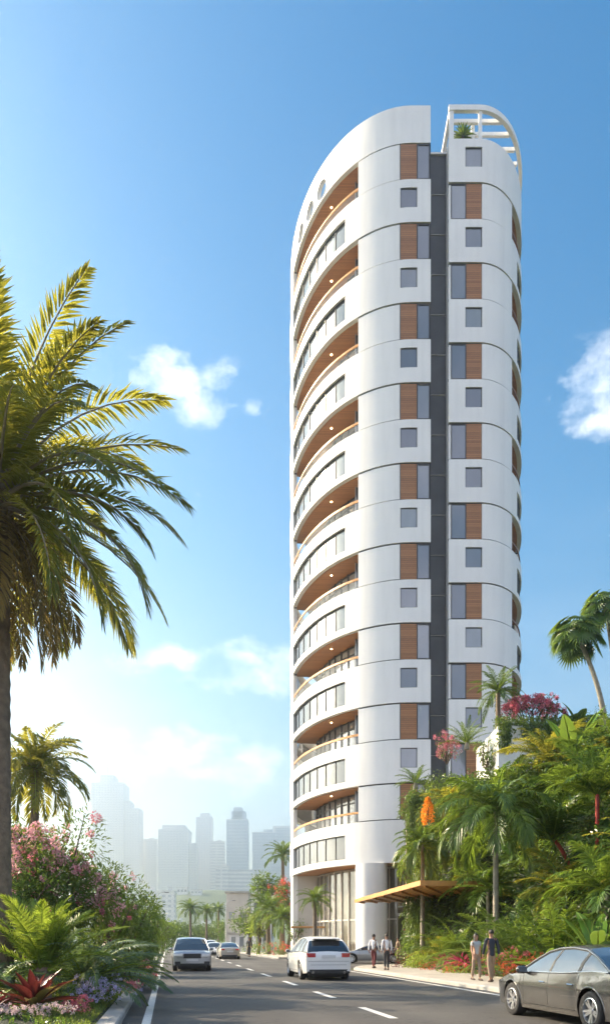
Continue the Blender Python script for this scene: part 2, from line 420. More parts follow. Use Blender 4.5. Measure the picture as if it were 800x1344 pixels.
tr = nt.nodes.new('ShaderNodeBsdfTransparent'); mx = nt.nodes.new('ShaderNodeMixShader'); mx.inputs[0].default_value = .93
b.inputs['Specular IOR Level'].default_value = .8
nt.links.new(b.outputs[0], mx.inputs[1]); nt.links.new(tr.outputs[0], mx.inputs[2]); nt.links.new(mx.outputs[0], out.inputs[0]); M['balglass'] = m

def stacker(fn, n, skip=()):
    made = []
    def mk(mb, name, mat, parent=None, **kw):
        o = mb.build(name, mat, parent or tower, **kw); made.append(o); return o
    fn(mk)
    tops = [o for o in made if o.parent is tower]
    for k in range(1, n):
        if k in skip: continue
        for o in tops:
            c = copy_tree(o, tower); c.location = (0, 0, -P_ * k)
stacker(pair_left, 9)
stacker(lambda mk: pair_left_B(mk, True), 8)
# last B storey without the front window
def mk1(mb, name, mat, parent=None, **kw):
    o = mb.build(name, mat, parent or tower, **kw)
    if not parent: o.location = (0, 0, -P_ * 8)
    return o
pair_left_B(mk1, False)

# ---- crown wall of the left volume with three round portholes ----
def porthole(mb, ov, t0, t1, z0, z1, tc, zc, r, out, thick, n=32):
    """wall cell t0..t1 x z0..z1 pierced by a round hole"""
    def sq(a):
        c, s_ = math.cos(a), math.sin(a)
        k = 1 / max(abs(c), abs(s_)); return c * k, s_ * k
    arc = math.hypot(*(np.array(ov.pt(t1, 0)) - np.array(ov.pt(t0, 0))))
    rt = r / arc * (t1 - t0)
    angs = sorted(set([2 * math.pi * i / n for i in range(n)] + [math.pi / 4 + k * math.pi / 2 for k in range(4)]))
    V = []
    for off in (out, out - thick):
        for a in angs:
            x, y = ov.pt(tc + rt * math.cos(a), off); V.append((x, y, zc + r * math.sin(a)))
        for a in angs:
            u, v = sq(a); t = tc + (t1 - tc if u > 0 else tc - t0) * u; z = zc + (z1 - zc if v > 0 else zc - z0) * v
            x, y = ov.pt(t, off); V.append((x, y, z))
    n = len(angs); fs = []
    for j in range(n):
        k = (j + 1) % n
        fs.append([j, k, n + k, n + j]); fs.append([2 * n + j, 3 * n + j, 3 * n + k, 2 * n + k]); fs.append([j, 2 * n + j, 2 * n + k, k])
    mb.add(V, np.array(fs), 0)
    return rt
zc0, zc1 = zA1 + .002, Hp(138.3)
mb = MB()
ph = []
for px, py, Y in ((422, 250, 66.2), (406.5, 278, 68.2), (394.5, 305, 71.0)):
    p = at(px, py, Y); t = OL.t_of_x(p.x); yy = OL.pt(t)[1]; p = at(px, py, yy); t = OL.t_of_x(p.x); p = at(px, py, OL.pt(t)[1]); ph.append((t, p.z))
cells = []
for t, z in ph:
    x, y = OL.pt(t); x2, y2 = OL.pt(t + 1); dt = .95 / math.hypot(x2 - x, y2 - y); cells.append((t - dt, t + dt))
zl, zh = 66.7 - .88, 66.7 + .92
zl = max(zl, zc0 + .1)
marks = [q for c in cells for q in c]
shell(mb, OL, tsr(OL, marks, 4), sorted([zc0 + G, zl, zh, zc1]), lambda t, z: any(a < t < b for a, b in cells) and zl < z < zh, 0, .35)
for (t, z), (a, b) in zip(ph, cells): porthole(mb, OL, a, b, zl, zh, (a + b) / 2, (zl + zh) / 2, .74, 0, .35)
smooth_by(mb.build('crown_wall', M['white'], tower, fix=True))
for (t, z), (a, b) in zip(ph, cells):
    mb = MB(); tc = (a + b) / 2; zc = (zl + zh) / 2; pts = []
    arc = math.hypot(*(np.array(OL.pt(b)) - np.array(OL.pt(a)))); rt = .74 / arc * (b - a)
    for j in range(33):
        an = 2 * math.pi * j / 32; x, y = OL.pt(tc + rt * math.cos(an), .01); pts.append((x, y, zc + .74 * math.sin(an)))
    mb.tube(pts, .05, 6, cap=False); mb.build('porthole_ring', M['metal'], tower)
# crown side and back walls, roof
mb = MB()
xb = 10.1
mb.box((xb - .15, D0 + 4, (zc0 + zc1) / 2), (.3, 7.2, zc1 - zc0 - .01)); mb.build('crown_return_wall', M['white'], tower)
def outline(ov, inset, tmax=180):
    pts = [ov.pt(t, -inset) for t in tsr(ov, [], 5, tmax)]
    return pts
mb = MB(); pl = outline(OL, .4); mb.prism(pl, zA1 + .1, zA1 + .4); mb.build('roof', M['concrete'], tower)
# left volume: side wall facing the recess, and its back
mb = MB(); mb.box((10.1 - .14, D0 + 16.6, (7.9 + zA1) / 2), (.24, 31.0, zA1 - 7.9)); mb.build('recess_wall', M['white'], tower)
mb = MB(); mb.prism(outline(OL, 3.2, 176)[1:], 7.95, zA1 - .5); mb.build('inner_core', M['beige'], tower)
# underside of the left volume
zS = zB0 - P_ * 8
mb = MB(); mb.prism(outline(OL, .38), zS + .03, zS + .28); o = mb.build('entrance_soffit', M['soffit'], tower)

# ---- central recess with charcoal panels ----
yR = D0 + 1.25; gx0, gx1 = 10.11, 11.56
mb = MB(); mb.box(((gx0 + gx1) / 2, yR + 12, 33.2), (gx1 - gx0 - .01, 22, 65.4)); mb.build('recess_core', M['seam'], tower)
zt = EYE + (HZ - 205) * yR / F
mb = MB(); mb.box(((gx0 + gx1) / 2, yR + .6, zt + .06), (gx1 - gx0, 1.6, .14)); mb.build('recess_coping', M['white'], tower)
step = 52.5 * yR / F
for k in range(17):
    z1 = zt - .03 - k * step; z0 = z1 - step + .13
    mb = MB(); mb.box(((gx0 + gx1) / 2, yR - .03, (z0 + z1) / 2), (gx1 - gx0 - .08, .06, z1 - z0), bevel=.015); p = mb.build('recess_panel', M['charcoal'], tower)
    mb = MB(); mb.box(((gx0 + gx1) / 2, yR - .05, z0 - .065), (gx1 - gx0 - .02, .10, .055)); mb.build('ledge', M['concrete'], p)

# ---- right volume ----
zR1 = Hp(182); A1, A0, B0 = Hp(240.3), Hp(287.5), Hp(345.3)
rx0, rxm, rx1 = (592 - 400) * K, (611 - 400) * K, (632 - 400) * K
tRw = OR_.t_of_x(rx1); ta0, ta1 = 34.5, 78; tq0 = 43
def pair_right(mk):
    for ta_, tz_ in ((tRw, ta0), (ta1, 180)):
        mb = MB(); shell(mb, OR_, tsr(OR_, [], 4, tz_, ta_), [A0 + G, A1 - G], lambda t, z: False, 0, .35)
        smooth_by(mk(mb, 'wall', M['white']))
    y = D0 + .06; zc = (A0 + A1) / 2; h = A1 - A0
    mb = MB(); mb.box(((rxm + rx1) / 2, y + .08, zc), (rx1 - rxm - .06, .16, h - .06)); mk(mb, 'timber_panel', M['wood'])
    mb = MB(); mb.box(((rx0 + rxm) / 2, y + .06, zc), (rxm - rx0 - .06, .05, h - .1)); w = mk(mb, 'window', M['glass'])
    mb = MB(); fr(mb, rx0 - .03, rxm + .02, A0 + .04, A1 - .04, y + .05); mk(mb, 'window_frame', M['frame'], w)
    mb = MB(); shell(mb, OR_, tsr(OR_, [], 4, ta1 + 1, ta0 - .5), [A0 - .2, A0 - .02], lambda t, z: False, -.36, 1.6); b = mk(mb, 'balcony', M['floor_tile'])
    mb = MB(); shell(mb, OR_, tsr(OR_, [], 4, ta1 + 1, ta0 - .5), [A1 - .01, A1 + .06], lambda t, z: False, -.33, 1.6); mk(mb, 'soffit', M['soffit'], b)
    mb = MB(); shell(mb, OR_, tsr(OR_, [], 5, ta1, ta0 - 2), [A0, A1], lambda t, z: False, -1.25, .06); mk(mb, 'glass_door', M['wood'], b)
    mb = MB(); shell(mb, OR_, tsr(OR_, [], 4, ta1, ta0), [A0 + .72, A0 + .84], lambda t, z: False, -.05, .1); mk(mb, 'handrail', M['wood'], b)
    for ta_, tz_ in ((-OR_.flat, ta0), (ta1, 180)):
        for zz in (A0, A1): mb = MB(); shell(mb, OR_, tsr(OR_, [], 4, tz_, ta_), [zz - .07, zz + .07], lambda t, z: False, -.10, .2); mk(mb, 'joint', M['seam'])
def bandR(mk, z1, z0, wz1, wz0, rib):
    hz1, hz0 = z1 - 1.0, z0 + .5
    lo, hi = OR_.t_of_x((610 - 400) * K), OR_.t_of_x(rx1)
    def hole(t, z): return (lo < t < hi and wz0 < z < wz1) or (rib and tq0 < t < ta1 and hz0 < z < hz1)
    mb = MB(); zs = sorted(set([z0 + G, z1 - G, wz0, wz1] + ([hz0, hz1] if rib else [])))
    shell(mb, OR_, tsr(OR_, [lo, hi, tq0, ta1]), zs, hole, .05, .4); smooth_by(mk(mb, 'wall', M['white']))
    x0, x1 = (610 - 400) * K, rx1
    mb = MB(); mb.box(((x0 + x1) / 2, D0 + .10, (wz0 + wz1) / 2), (x1 - x0, .05, wz1 - wz0)); w = mk(mb, 'window', M['glass'])
    mb = MB(); fr(mb, x0, x1, wz0, wz1, D0 + .07, d=.08); mk(mb, 'window_frame', M['frame'], w)
    if rib:
        mb = MB(); tt = np.linspace(tq0, ta1, 5)
        for a, b2 in zip(tt, tt[1:]): shell(mb, OR_, [a, (a + b2) / 2, b2], [hz0, hz1], lambda t, z: False, -.2, .05)
        rb = mk(mb, 'ribbon_window', M['glass_lit'])
        mb = MB()
        for z in (hz0 + .04, hz1 - .04): shell(mb, OR_, tsr(OR_, [], 5, ta1, tq0), [z - .04, z + .04], lambda t, z: False, -.12, .12)
        for t in tt:
            x, yy = OR_.pt(t, -.17); x2, y2 = OR_.pt(t + .5, -.17)
            mb.box((x, yy, (hz0 + hz1) / 2), (.07, .14, hz1 - hz0 - .02), math.atan2(y2 - yy, x2 - x))
        mk(mb, 'mullions', M['frame'], rb)
stacker(pair_right, 8)
stacker(lambda mk: bandR(mk, A0, B0, Hp(298.5), Hp(325), True), 8)
def mk0(mb, name, mat, parent=None, **kw): return mb.build(name, mat, parent or tower, **kw)
bandR(mk0, zR1, A1, Hp(193.5), Hp(219.5), False)
mb = MB(); mb.prism(outline(OR_, 1.5)[::1], 1.0, zR1 - 1.3); mb.build('right_core', M['beige'], tower)
mb = MB(); mb.box((gx1 + .12, D0 + 10.4, (1 + zR1) / 2), (.22, 20.6, zR1 - 1)); mb.build('recess_wall', M['white'], tower)

# ---- roof pergola on the right volume ----
zP1 = Hp(138.8); zP0 = zP1 - .42
mb = MB()
def beam_curve(mb, ov, t0, t1, z0, z1, out, th): shell(mb, ov, tsr(ov, [], 4, t1, t0), [z0, z1], lambda t, z: False, out, th)
beam_curve(mb, OR_, -OR_.flat + .0, 82, zP0, zP1, .10, .30)
smooth_by(mb.build('pergola_ring_beam', M['white'], tower))
mb = MB(); mb.box((gx1 + .19, D0 + 4.4, (zP0 + zP1) / 2), (.30, 8.2, zP1 - zP0 - .006)); mb.build('pergola_side_beam', M['white'], tower)
for yy in (1.0, 2.0, 3.2, 4.4, 5.7, 7.2, 8.6):
    xr = OR_.cx + OR_.a * math.sin(math.acos(max(-1, 1 - yy / OR_.b))) - .3
    mb = MB(); mb.box(((gx1 + .37 + xr) / 2, D0 + yy, zP0 + .18), (xr - gx1 - .39, .22, .30)); mb.build('pergola_rafter', M['white'], tower)
for x, y, in ((gx1 + .22, D0 + .12), ((630 - 400) * K, D0 + .15), ((624 - 400) * K, D0 + 1.2), (gx1 + .2, D0 + 3.6), (gx1 + .2, D0 + 7.9)):
    mb = MB(); lo_ = zR1 if abs(y - D0 - .15) < .01 else zR1 - 1.4; mb.box((x, y, (lo_ + zP0) / 2), (.34 if x < 12 else .26, .3, zP0 - lo_ + .01)); mb.build('pergola_post', M['white'], tower)
for t in (70, 80):
    x, y = OR_.pt(t, -.1); mb = MB(); mb.box((x, y, (zR1 - .01 + zP0) / 2), (.26, .26, zP0 - zR1 - .0)); mb.build('pergola_post', M['white'], tower)

# ---- ground storey ----
Yc = 62.6
mb = MB(); mb.lathe([(1.3, .0), (1.3, zS + .03)], ((487 - 400) * Yc / F, Yc, 0), 40, close=False); smooth_by(mb.build('column', M['white'], tower))
mb = MB(); shell(mb, OL, tsr(OL, [], 3, 100, 76.5), [0, zS + .03], lambda t, z: False, 0, .5); smooth_by(mb.build('side_pier', M['white'], tower))
mb = MB(); a = OL.pt(76.6, -.5); b = OL.pt(74, -2.4)
mb.prism([a, (a[0] + .3, a[1]), (b[0] + .2, b[1] - .1), (b[0], b[1])][::-1], 0, zS + .02); mb.build('lobby_side_wall', M['beige'], tower)
mb = MB(); tl = list(np.linspace(8, 74, 13))
for a_, b_ in zip(tl, tl[1:]): shell(mb, OL, [a_, b_], [.1, zS + .02], lambda t, z: False, -2.3, .06)
lg = mb.build('lobby_glazing', M['lobbyglass'], tower)
mb = MB()
for t in tl:
    x, yy = OL.pt(t, -2.25); x2, y2 = OL.pt(t + .5, -2.25); mb.box((x, yy, zS / 2), (.09, .14, zS - .06), math.atan2(y2 - yy, x2 - x))
for z in (.15, 3.4, zS - .1): shell(mb, OL, tl, [z - .07, z + .07], lambda t, z: False, -2.23, .12)
mb.build('mullions', M['beige'], lg)
mb = MB(); mb.prism(outline(OL, 5.0, 170)[2:], .05, zS); mb.build('lobby_core', M['beige'], tower)
mb = MB(); mb.box((8.9, D0 + 3.2, zS / 2), (6.2, .3, zS)); mb.build('entrance_wall', M['stone'], tower)
mb = MB(); dx0, dx1 = (511 - 400) * .0642, (535 - 400) * .0642
mb.box(((dx0 + dx1) / 2, D0 + 2.98, 1.9), (dx1 - dx0 - .3, .08, 3.6)); d = mb.build('door', M['lobbyglass'], tower)
mb = MB(); fr(mb, dx0, dx1, -.2, 3.9, D0 + 2.9, .24, .3); mb.build('door_frame', M['white'], d)
mb = MB(); mb.box(((dx0 + dx1) / 2 - .2, D0 + 2.98, 5.7), (1.1, .08, 2.4)); w = mb.build('window', M['lobbyglass'], tower)
mb = MB(); fr(mb, (dx0 + dx1) / 2 - .8, (dx0 + dx1) / 2 + .4, 4.4, 6.95, D0 + 2.94, .09, .14); mb.build('window_frame', M['white'], w)

# ---- timber entrance canopy: tilted wedge reaching over the pavement ----
cz = 4.15
A_ = at(466, 1186, 1); B_ = None
def cpt(px, py): # on the canopy's underside plane z=cz
    Y = (cz - EYE) * F / (HZ - py); return ((px - 400) * Y / F, Y)
poly = [cpt(466, 1185.5), cpt(552, 1163), cpt(634, 1164), cpt(634, 1182)]
can = thing('entrance_canopy', 'wedge shaped golden timber canopy projecting from the planting beside the white column', 'canopy', (poly[0][0], poly[0][1], cz))
loc = [(x - poly[0][0], y - poly[0][1]) for x, y in poly]
mb = MB(); mb.prism(loc, .06, .20); mb.build('deck', M['canopy'], can)
mb = MB()
for i in range(4):
    (xa, ya), (xb_, yb) = loc[i], loc[(i + 1) % 4]; L = math.hypot(xb_ - xa, yb - ya)
    mb.box(((xa + xb_) / 2, (ya + yb) / 2, .15), (L + .1, .10, .24), math.atan2(yb - ya, xb_ - xa))
mb.build('fascia', M['railwood'], can)
for k in range(9):
    f = (k + .7) / 9.5; (xa, ya) = [loc[0][j] + (loc[3][j] - loc[0][j]) * f for j in (0, 1)]; (xb_, yb) = [loc[0][j] + (loc[1][j] - loc[0][j]) * min(1, f * 1.25) for j in (0, 1)] if f < .8 else [loc[1][j] + (loc[2][j] - loc[1][j]) * (f - .8) * 4 for j in (0, 1)]
    L = math.hypot(xb_ - xa, yb - ya)
    mb = MB(); mb.box(((xa + xb_) / 2, (ya + yb) / 2, .0), (max(.3, L - .15), .14, .10), math.atan2(yb - ya, xb_ - xa)); mb.build('joist', M['canopy'], can)
mb = MB(); mb.box((loc[3][0] + .2, loc[3][1] + .3, -1.5), (.16, .16, 3.2)); mb.build('post', M['frame'], can)
ya_ = thing('awning', 'small flat yellow awning at the lobby front, left of the white column', 'awning', at(404, 1217, 59))
mb = MB(); mb.box((0, 0, 0), (2.6, 1.4, .14), 0, 0, .03); mb.build('slab', M['railwood'], ya_)
for s in (-1, 1):
    mb = MB(); mb.tube([(s * 1.1, .5, -2.8), (s * 1.1, .5, 0)], .05, 8); mb.build('post', M['metal'], ya_)
# ================= PLANT GENERATORS =================
M['palm'] = leafmat('palm leaf', (.028, .060, .016), (.10, .145, .026), (.62, .55, .055), .44, .38)
M['palm_dry'] = leafmat('old palm leaf', (.13, .095, .03), (.24, .18, .06), (.5, .36, .1), .35, .5)
M['palm2'] = leafmat('young palm leaf', (.018, .056, .010), (.08, .145, .022), (.32, .44, .045), .30, .36)
M['fernlime'] = leafmat('lime frond', (.07, .13, .018), (.17, .26, .04), (.48, .58, .06), .42, .4)
M['blue'] = leafmat('blue green frond', (.045, .09, .05), (.12, .19, .10), (.35, .5, .15), .3, .35)
M['leaf'] = leafmat('shrub leaf', (.020, .058, .010), (.085, .15, .026), (.32, .44, .05), .32, .42)
M['leafdark'] = leafmat('dark leaf', (.014, .045, .010), (.060, .12, .022), (.22, .34, .05), .28, .38)
M['leaflime'] = leafmat('light leaf', (.09, .15, .02), (.24, .32, .05), (.5, .6, .08), .35, .4)
M['broad'] = leafmat('broad leaf', (.035, .10, .016), (.11, .22, .034), (.36, .5, .06), .30, .30)
M['vine'] = leafmat('vine leaf', (.030, .068, .012), (.10, .165, .025), (.32, .42, .05), .3, .4)
M['redleaf'] = leafmat('red strap leaf', (.06, .010, .014), (.15, .026, .030), (.20, .04, .03), .22, .3)
M['rust2'] = leafmat('olive red leaf', (.09, .07, .022), (.18, .15, .04), (.3, .22, .06), .25, .3)
M['magenta'] = leafmat('magenta leaf', (.20, .015, .06), (.45, .05, .14), (.7, .1, .2), .3, .4)
M['rust'] = leafmat('rust leaf', (.28, .05, .02), (.50, .13, .04), (.7, .25, .06), .3, .4)
M['pink'] = leafmat('pink petal', (.60, .22, .30), (.85, .52, .56), (.9, .5, .55), .35, .6, 2)
M['rose'] = leafmat('rose petal', (.42, .06, .13), (.68, .22, .28), (.8, .25, .3), .3, .6, 2)
M['lav'] = leafmat('lavender petal', (.30, .26, .52), (.60, .56, .80), (.6, .55, .8), .3, .6, 2)
M['palepink'] = leafmat('pale petal', (.62, .42, .44), (.85, .70, .68), (.8, .6, .6), .3, .6, 2)
M['red'] = leafmat('red petal', (.55, .03, .04), (.80, .10, .10), (.9, .15, .1), .3, .6, 2)
M['orange'] = leafmat('orange petal', (.75, .18, .01), (.95, .38, .03), (1, .5, .05), .3, .6, 2)
M['grass'] = leafmat('grass', (.06, .10, .02), (.16, .21, .04), (.4, .5, .08), .35, .5)
def nrm(a): return a / (np.linalg.norm(a, axis=-1, keepdims=True) + 1e-9)
def blades(mb, P, D, U, L, W, droop=.25, m=0, fold=.25, simple_=False):
    """many thin leaves: P base, D direction, U up side, L length, W width"""
    n = len(P); D = nrm(D); S = nrm(np.cross(D, U)); U = nrm(np.cross(S, D))
    L = np.broadcast_to(L, n)[:, None]; W = np.broadcast_to(W, n)[:, None]
    g = np.array([0, 0, -1.]); dr = np.broadcast_to(droop, n)[:, None]
    mid = P + D * L * .45 + g * L * dr * .2; tip = P + D * L + g * L * dr
    l = mid - S * W * .5 + U * W * fold; r = mid + S * W * .5 + U * W * fold
    if simple_:
        V = np.stack([P, r, tip, l], 1).reshape(-1, 3)
        i = np.arange(n)[:, None] * 4; mb.add(V, i + np.array([[0, 1, 2, 3]]), m); return
    b = P; q = P + D * L * .1
    l0 = q - S * W * .25; r0 = q + S * W * .25
    V = np.stack([l0, r0, r, mid, l, tip], 1).reshape(-1, 3)
    i = np.arange(n)[:, None] * 6
    q1 = i + np.array([[0, 1, 2, 3]]); mb.add(V, np.concatenate([i + np.array([[0, 3, 4]])]), m)
    mb.n -= 0
    k = mb.n - len(V)
    mb.F[4].append(q1 + k); mb.M[4].append(np.full(n, m))
    mb.F[3].append(i + np.array([[3, 2, 5]]) + k); mb.M[3].append(np.full(n, m))
    mb.F[3].append(i + np.array([[4, 3, 5]]) + k); mb.M[3].append(np.full(n, m))
def frond(mb, base, az, e0, e1, L, n=45, lf=.6, w=.045, fwd=55, vee=25, droop=.3, power=1.3, roll=0, m=0, mr=1, rr=.025, start=.1, twist=0, jit=.08):
    k = 22; s = np.linspace(0, 1, k); el = np.radians(e0 + (e1 - e0) * s ** power); az_ = az + twist * s
    D = np.stack([np.cos(el) * np.cos(az_), np.cos(el) * np.sin(az_), np.sin(el)], 1)
    P = np.concatenate([np.zeros((1, 3)), np.cumsum(D[:-1] * L / (k - 1), 0)]) + np.array(base)
    mb.tube(P[::3] if k > 12 else P, list(np.linspace(rr, rr * .2, len(P[::3]))), 4, mr, cap=False)
    u = np.linspace(start, 1, n); 
    for sd in (-1, 1):
        uu = np.clip(u + rng.normal(0, .006, n), 0, 1)
        p = np.stack([np.interp(uu, s, P[:, i]) for i in range(3)], 1); d = nrm(np.stack([np.interp(uu, s, D[:, i]) for i in range(3)], 1))
        a = np.interp(uu, s, az_)
        side = np.stack([-np.sin(a), np.cos(a), np.zeros(n)], 1); up = np.cross(d, side) * 1.0
        up = nrm(np.cross(side, d)) * -1; up = np.where(up[:, 2:3] < 0, -up, up) if abs(e1) < 89 else nrm(np.cross(d, side))
        if roll: cr, sr = math.cos(roll), math.sin(roll); side, up = side * cr + up * sr, up * cr - side * sr
        fw = np.radians(np.interp(uu, [0, .6, 1], [fwd + 12, fwd, 18]) + rng.normal(0, 4, n)); ve = np.radians(vee + rng.normal(0, 6, n))
        dd = np.cos(fw)[:, None] * d + np.sin(fw)[:, None] * (sd * side * np.cos(ve)[:, None] + up * np.sin(ve)[:, None])
        ln = lf * np.interp(uu, [0, .15, .45, .8, 1], [.5, .8, 1, .8, .4]) * rng.uniform(1 - jit * 2, 1 + jit, n)
        blades(mb, p, dd, up, ln, w * rng.uniform(.8, 1.15, n), droop * rng.uniform(.6, 1.4, n), m)
def trunk_pts(h, lean=(0, 0), k=9, curve=1.6):
    return [(lean[0] * (i / k) ** curve, lean[1] * (i / k) ** curve, h * i / k) for i in range(k + 1)]
def mk_trunk(t, h, r0, r1, mat, lean=(0, 0), name='trunk', rings=True, n=12):
    mb = MB(); k = max(8, int(h / .16)) if rings else 8
    pts = [(lean[0] * (i / k) ** 1.6, lean[1] * (i / k) ** 1.6, h * i / k - (.3 if i == 0 else 0)) for i in range(k + 1)]
    rad = [(r0 + (r1 - r0) * (i / k) ** .8 + (r0 * .35 * math.exp(-i / k * 9))) * (1 + (.07 if i % 2 and rings else 0)) for i in range(k + 1)]
    mb.tube(pts, rad, n); return mb.build(name, mat, t, smooth=True)
def feather_palm(name, label, loc, h, L, nf, lf, group=None, mat='palm2', r=.14, trunk='trunkgrey', lean=(0, 0), n=34, w=.05, e_hi=80, e_lo=-10, dd=75, tm=1, droop=.35, vee=20, fwd=52, dry=0, azs=None, trunkname='trunk', rr=.03, seed=None, power=1.3, cs=None):
    global rng
    if seed is not None: rng = np.random.default_rng(seed)
    t = thing(name, label, 'palm', loc, 0, group)
    if h > .05: mk_trunk(t, h, r, r * .75, M[trunk], lean, trunkname)
    mb = MB(); b = (lean[0], lean[1], h)
    for i in range(nf):
        az = (i * 2.39996 + rng.normal(0, .15)) if azs is None else azs[i % len(azs)] + rng.normal(0, .12)
        f = (i + .5) / nf; e0 = e_lo + (e_hi - e_lo) * (1 - f) ** .9 + rng.normal(0, 5)
        frond(mb, (b[0] + .06 * math.cos(az), b[1] + .06 * math.sin(az), b[2] - .1 * f), az, e0, e0 - dd * rng.uniform(.75, 1.2), L * rng.uniform(.82, 1.08) * (1 - .15 * (1 - f)), n, lf * rng.uniform(.9, 1.1), w, fwd, vee, droop, power, rng.normal(0, .25), 0, 1, rr)
    mb.build('crown', [M[mat], M['leaflime'] if cs is None else M[cs]], t)
    if dry:
        mb = MB()
        for i in range(dry):
            az = i * 2.39996 + .7; frond(mb, (b[0], b[1], b[2] - .25), az, rng.uniform(-45, -15), -88, L * rng.uniform(.6, .8), n, lf * .8, w, fwd, vee, droop, 1.0, rng.normal(0, .3), 0, 1, rr)
        mb.build('old_fronds', [M['palm_dry'], M['trunk']], t)
    return t
def ellip_pts(n, c, rad, shell_=.45, flat=0):
    d = nrm(rng.normal(size=(n, 3)))
    rr = 1 - shell_ * rng.random(n) ** 1.6
    d2 = d.copy(); 
    if flat: d2[:, 2] = np.where(d2[:, 2] < -flat, -flat, d2[:, 2])
    return np.array(c) + d2 * np.array(rad) * rr[:, None], d
def foliage(mb, blobs, per, ll, lw, m=0, droop=.3, simple_=True, up=.35, shell_=.5):
    for c, rad in blobs:
        n = int(per * (rad[0] * rad[1] + rad[0] * rad[2] + rad[1] * rad[2]) / 3)
        P, d = ellip_pts(n, c, rad, shell_)
        D = nrm(d * .8 + rng.normal(0, .55, (n, 3)) + np.array([0, 0, up]))
        U = nrm(rng.normal(0, .45, (n, 3)) + np.array([0, 0, 1]) + d * .3)
        blades(mb, P, D, U, ll * rng.uniform(.6, 1.25, n), lw * rng.uniform(.7, 1.2, n), droop, m, .2, simple_)
def lumpy(c, rad, k, s=.45, zmin=-.3):
    """cluster of unequal clumps filling an ellipsoid"""
    out = []
    for i in range(k):
        d = nrm(rng.normal(size=3)); d[2] = max(d[2], zmin)
        q = rng.uniform(.45, .85); r = s * rng.uniform(.6, 1.2)
        out.append((np.array(c) + d * np.array(rad) * q, np.array(rad) * r))
    out.append((np.array(c), np.array(rad) * .6))
    return out
def flowers(mb, blobs, ncl, cr, npet, ps, m=0, zbias=.1, pts=None):
    """round flower heads made of small petals, on the outside of the clumps"""
    for q in range(ncl):
        if pts is not None: c = np.array(pts[q % len(pts)])
        else:
            b, rad = blobs[rng.integers(len(blobs))]; d = nrm(rng.normal(size=3) + np.array([0, -.35, zbias])); c = b + d * rad * 1.02
        r = cr * rng.uniform(.6, 1.3); n = int(npet * rng.uniform(.7, 1.2))
        d = nrm(rng.normal(size=(n, 3))); P = c + d * r * rng.uniform(.5, 1, (n, 1)) * np.array([1, 1, 1.15])
        blades(mb, P - d * ps * .3, nrm(d + rng.normal(0, .7, (n, 3))), nrm(d + rng.normal(0, .4, (n, 3))), ps * rng.uniform(.7, 1.2, n), ps * .7, .05, m, .1, True)
def branches(mb, base, blobs, r=.06, m=0):
    for c, rad in blobs[:14]:
        a = np.array(base, float); b = np.array(c, float); k = (a + b) / 2 + rng.normal(0, .08, 3) * np.linalg.norm(b - a); k[2] = a[2] + (b[2] - a[2]) * .45
        mb.tube([a, k, b, b + (b - k) * .3], [r, r * .7, r * .4, r * .15], 6, m, cap=False)
def shrub(name, label, cat, loc, rad, k=9, per=260, ll=.16, lw=.05, mat='leaf', fl=None, group=None, h0=None, lump=.45, stems=True, seed=None, up=.35, droop=.3, trunkname='stems', trunk_r=.05, shell_=.5):
    global rng
    if seed is not None: rng = np.random.default_rng(seed)
    t = thing(name, label, cat, loc, 0, group); z = rad[2] * .8 if h0 is None else h0
    bl = lumpy((0, 0, z), rad, k, lump)
    mb = MB(); foliage(mb, bl, per, ll, lw, 0, droop, True, up, shell_); mb.build('foliage', M[mat], t)
    if stems: mb = MB(); branches(mb, (0, 0, -.15), bl, trunk_r); mb.build(trunkname, M['bark'], t)
    if fl:
        for f in (fl if isinstance(fl, list) else [fl]):
            mb = MB(); flowers(mb, bl, f[1], f[2], f[3], f[4], 0, f[5] if len(f) > 5 else .3); mb.build('blossom', M[f[0]], t)
    return t
def tree(name, label, loc, h, crown, k=14, per=120, ll=.4, lw=.16, mat='leaf', fl=None, group=None, r=.18, seed=None, lump=.42, up=.2):
    global rng
    if seed is not None: rng = np.random.default_rng(seed)
    t = thing(name, label, 'tree', loc, 0, group)
    bl = lumpy((0, 0, h - crown[2]), crown, k, lump, -.6)
    mb = MB(); mb.tube([(0, 0, -.3), (.05 * h, .03 * h, h * .3), (0, 0, h - crown[2] * 1.1)], [r * 1.3, r, r * .6], 8); branches(mb, (.03 * h, .02 * h, h * .38), bl, r * .5); mb.build('trunk', M['bark'], t)
    mb = MB(); foliage(mb, bl, per, ll, lw, 0, .3, True, up, .7); mb.build('crown', M[mat], t)
    if fl: mb = MB(); flowers(mb, bl, fl[1], fl[2], fl[3], fl[4], 0, .4); mb.build('blossom', M[fl[0]], t)
    return t
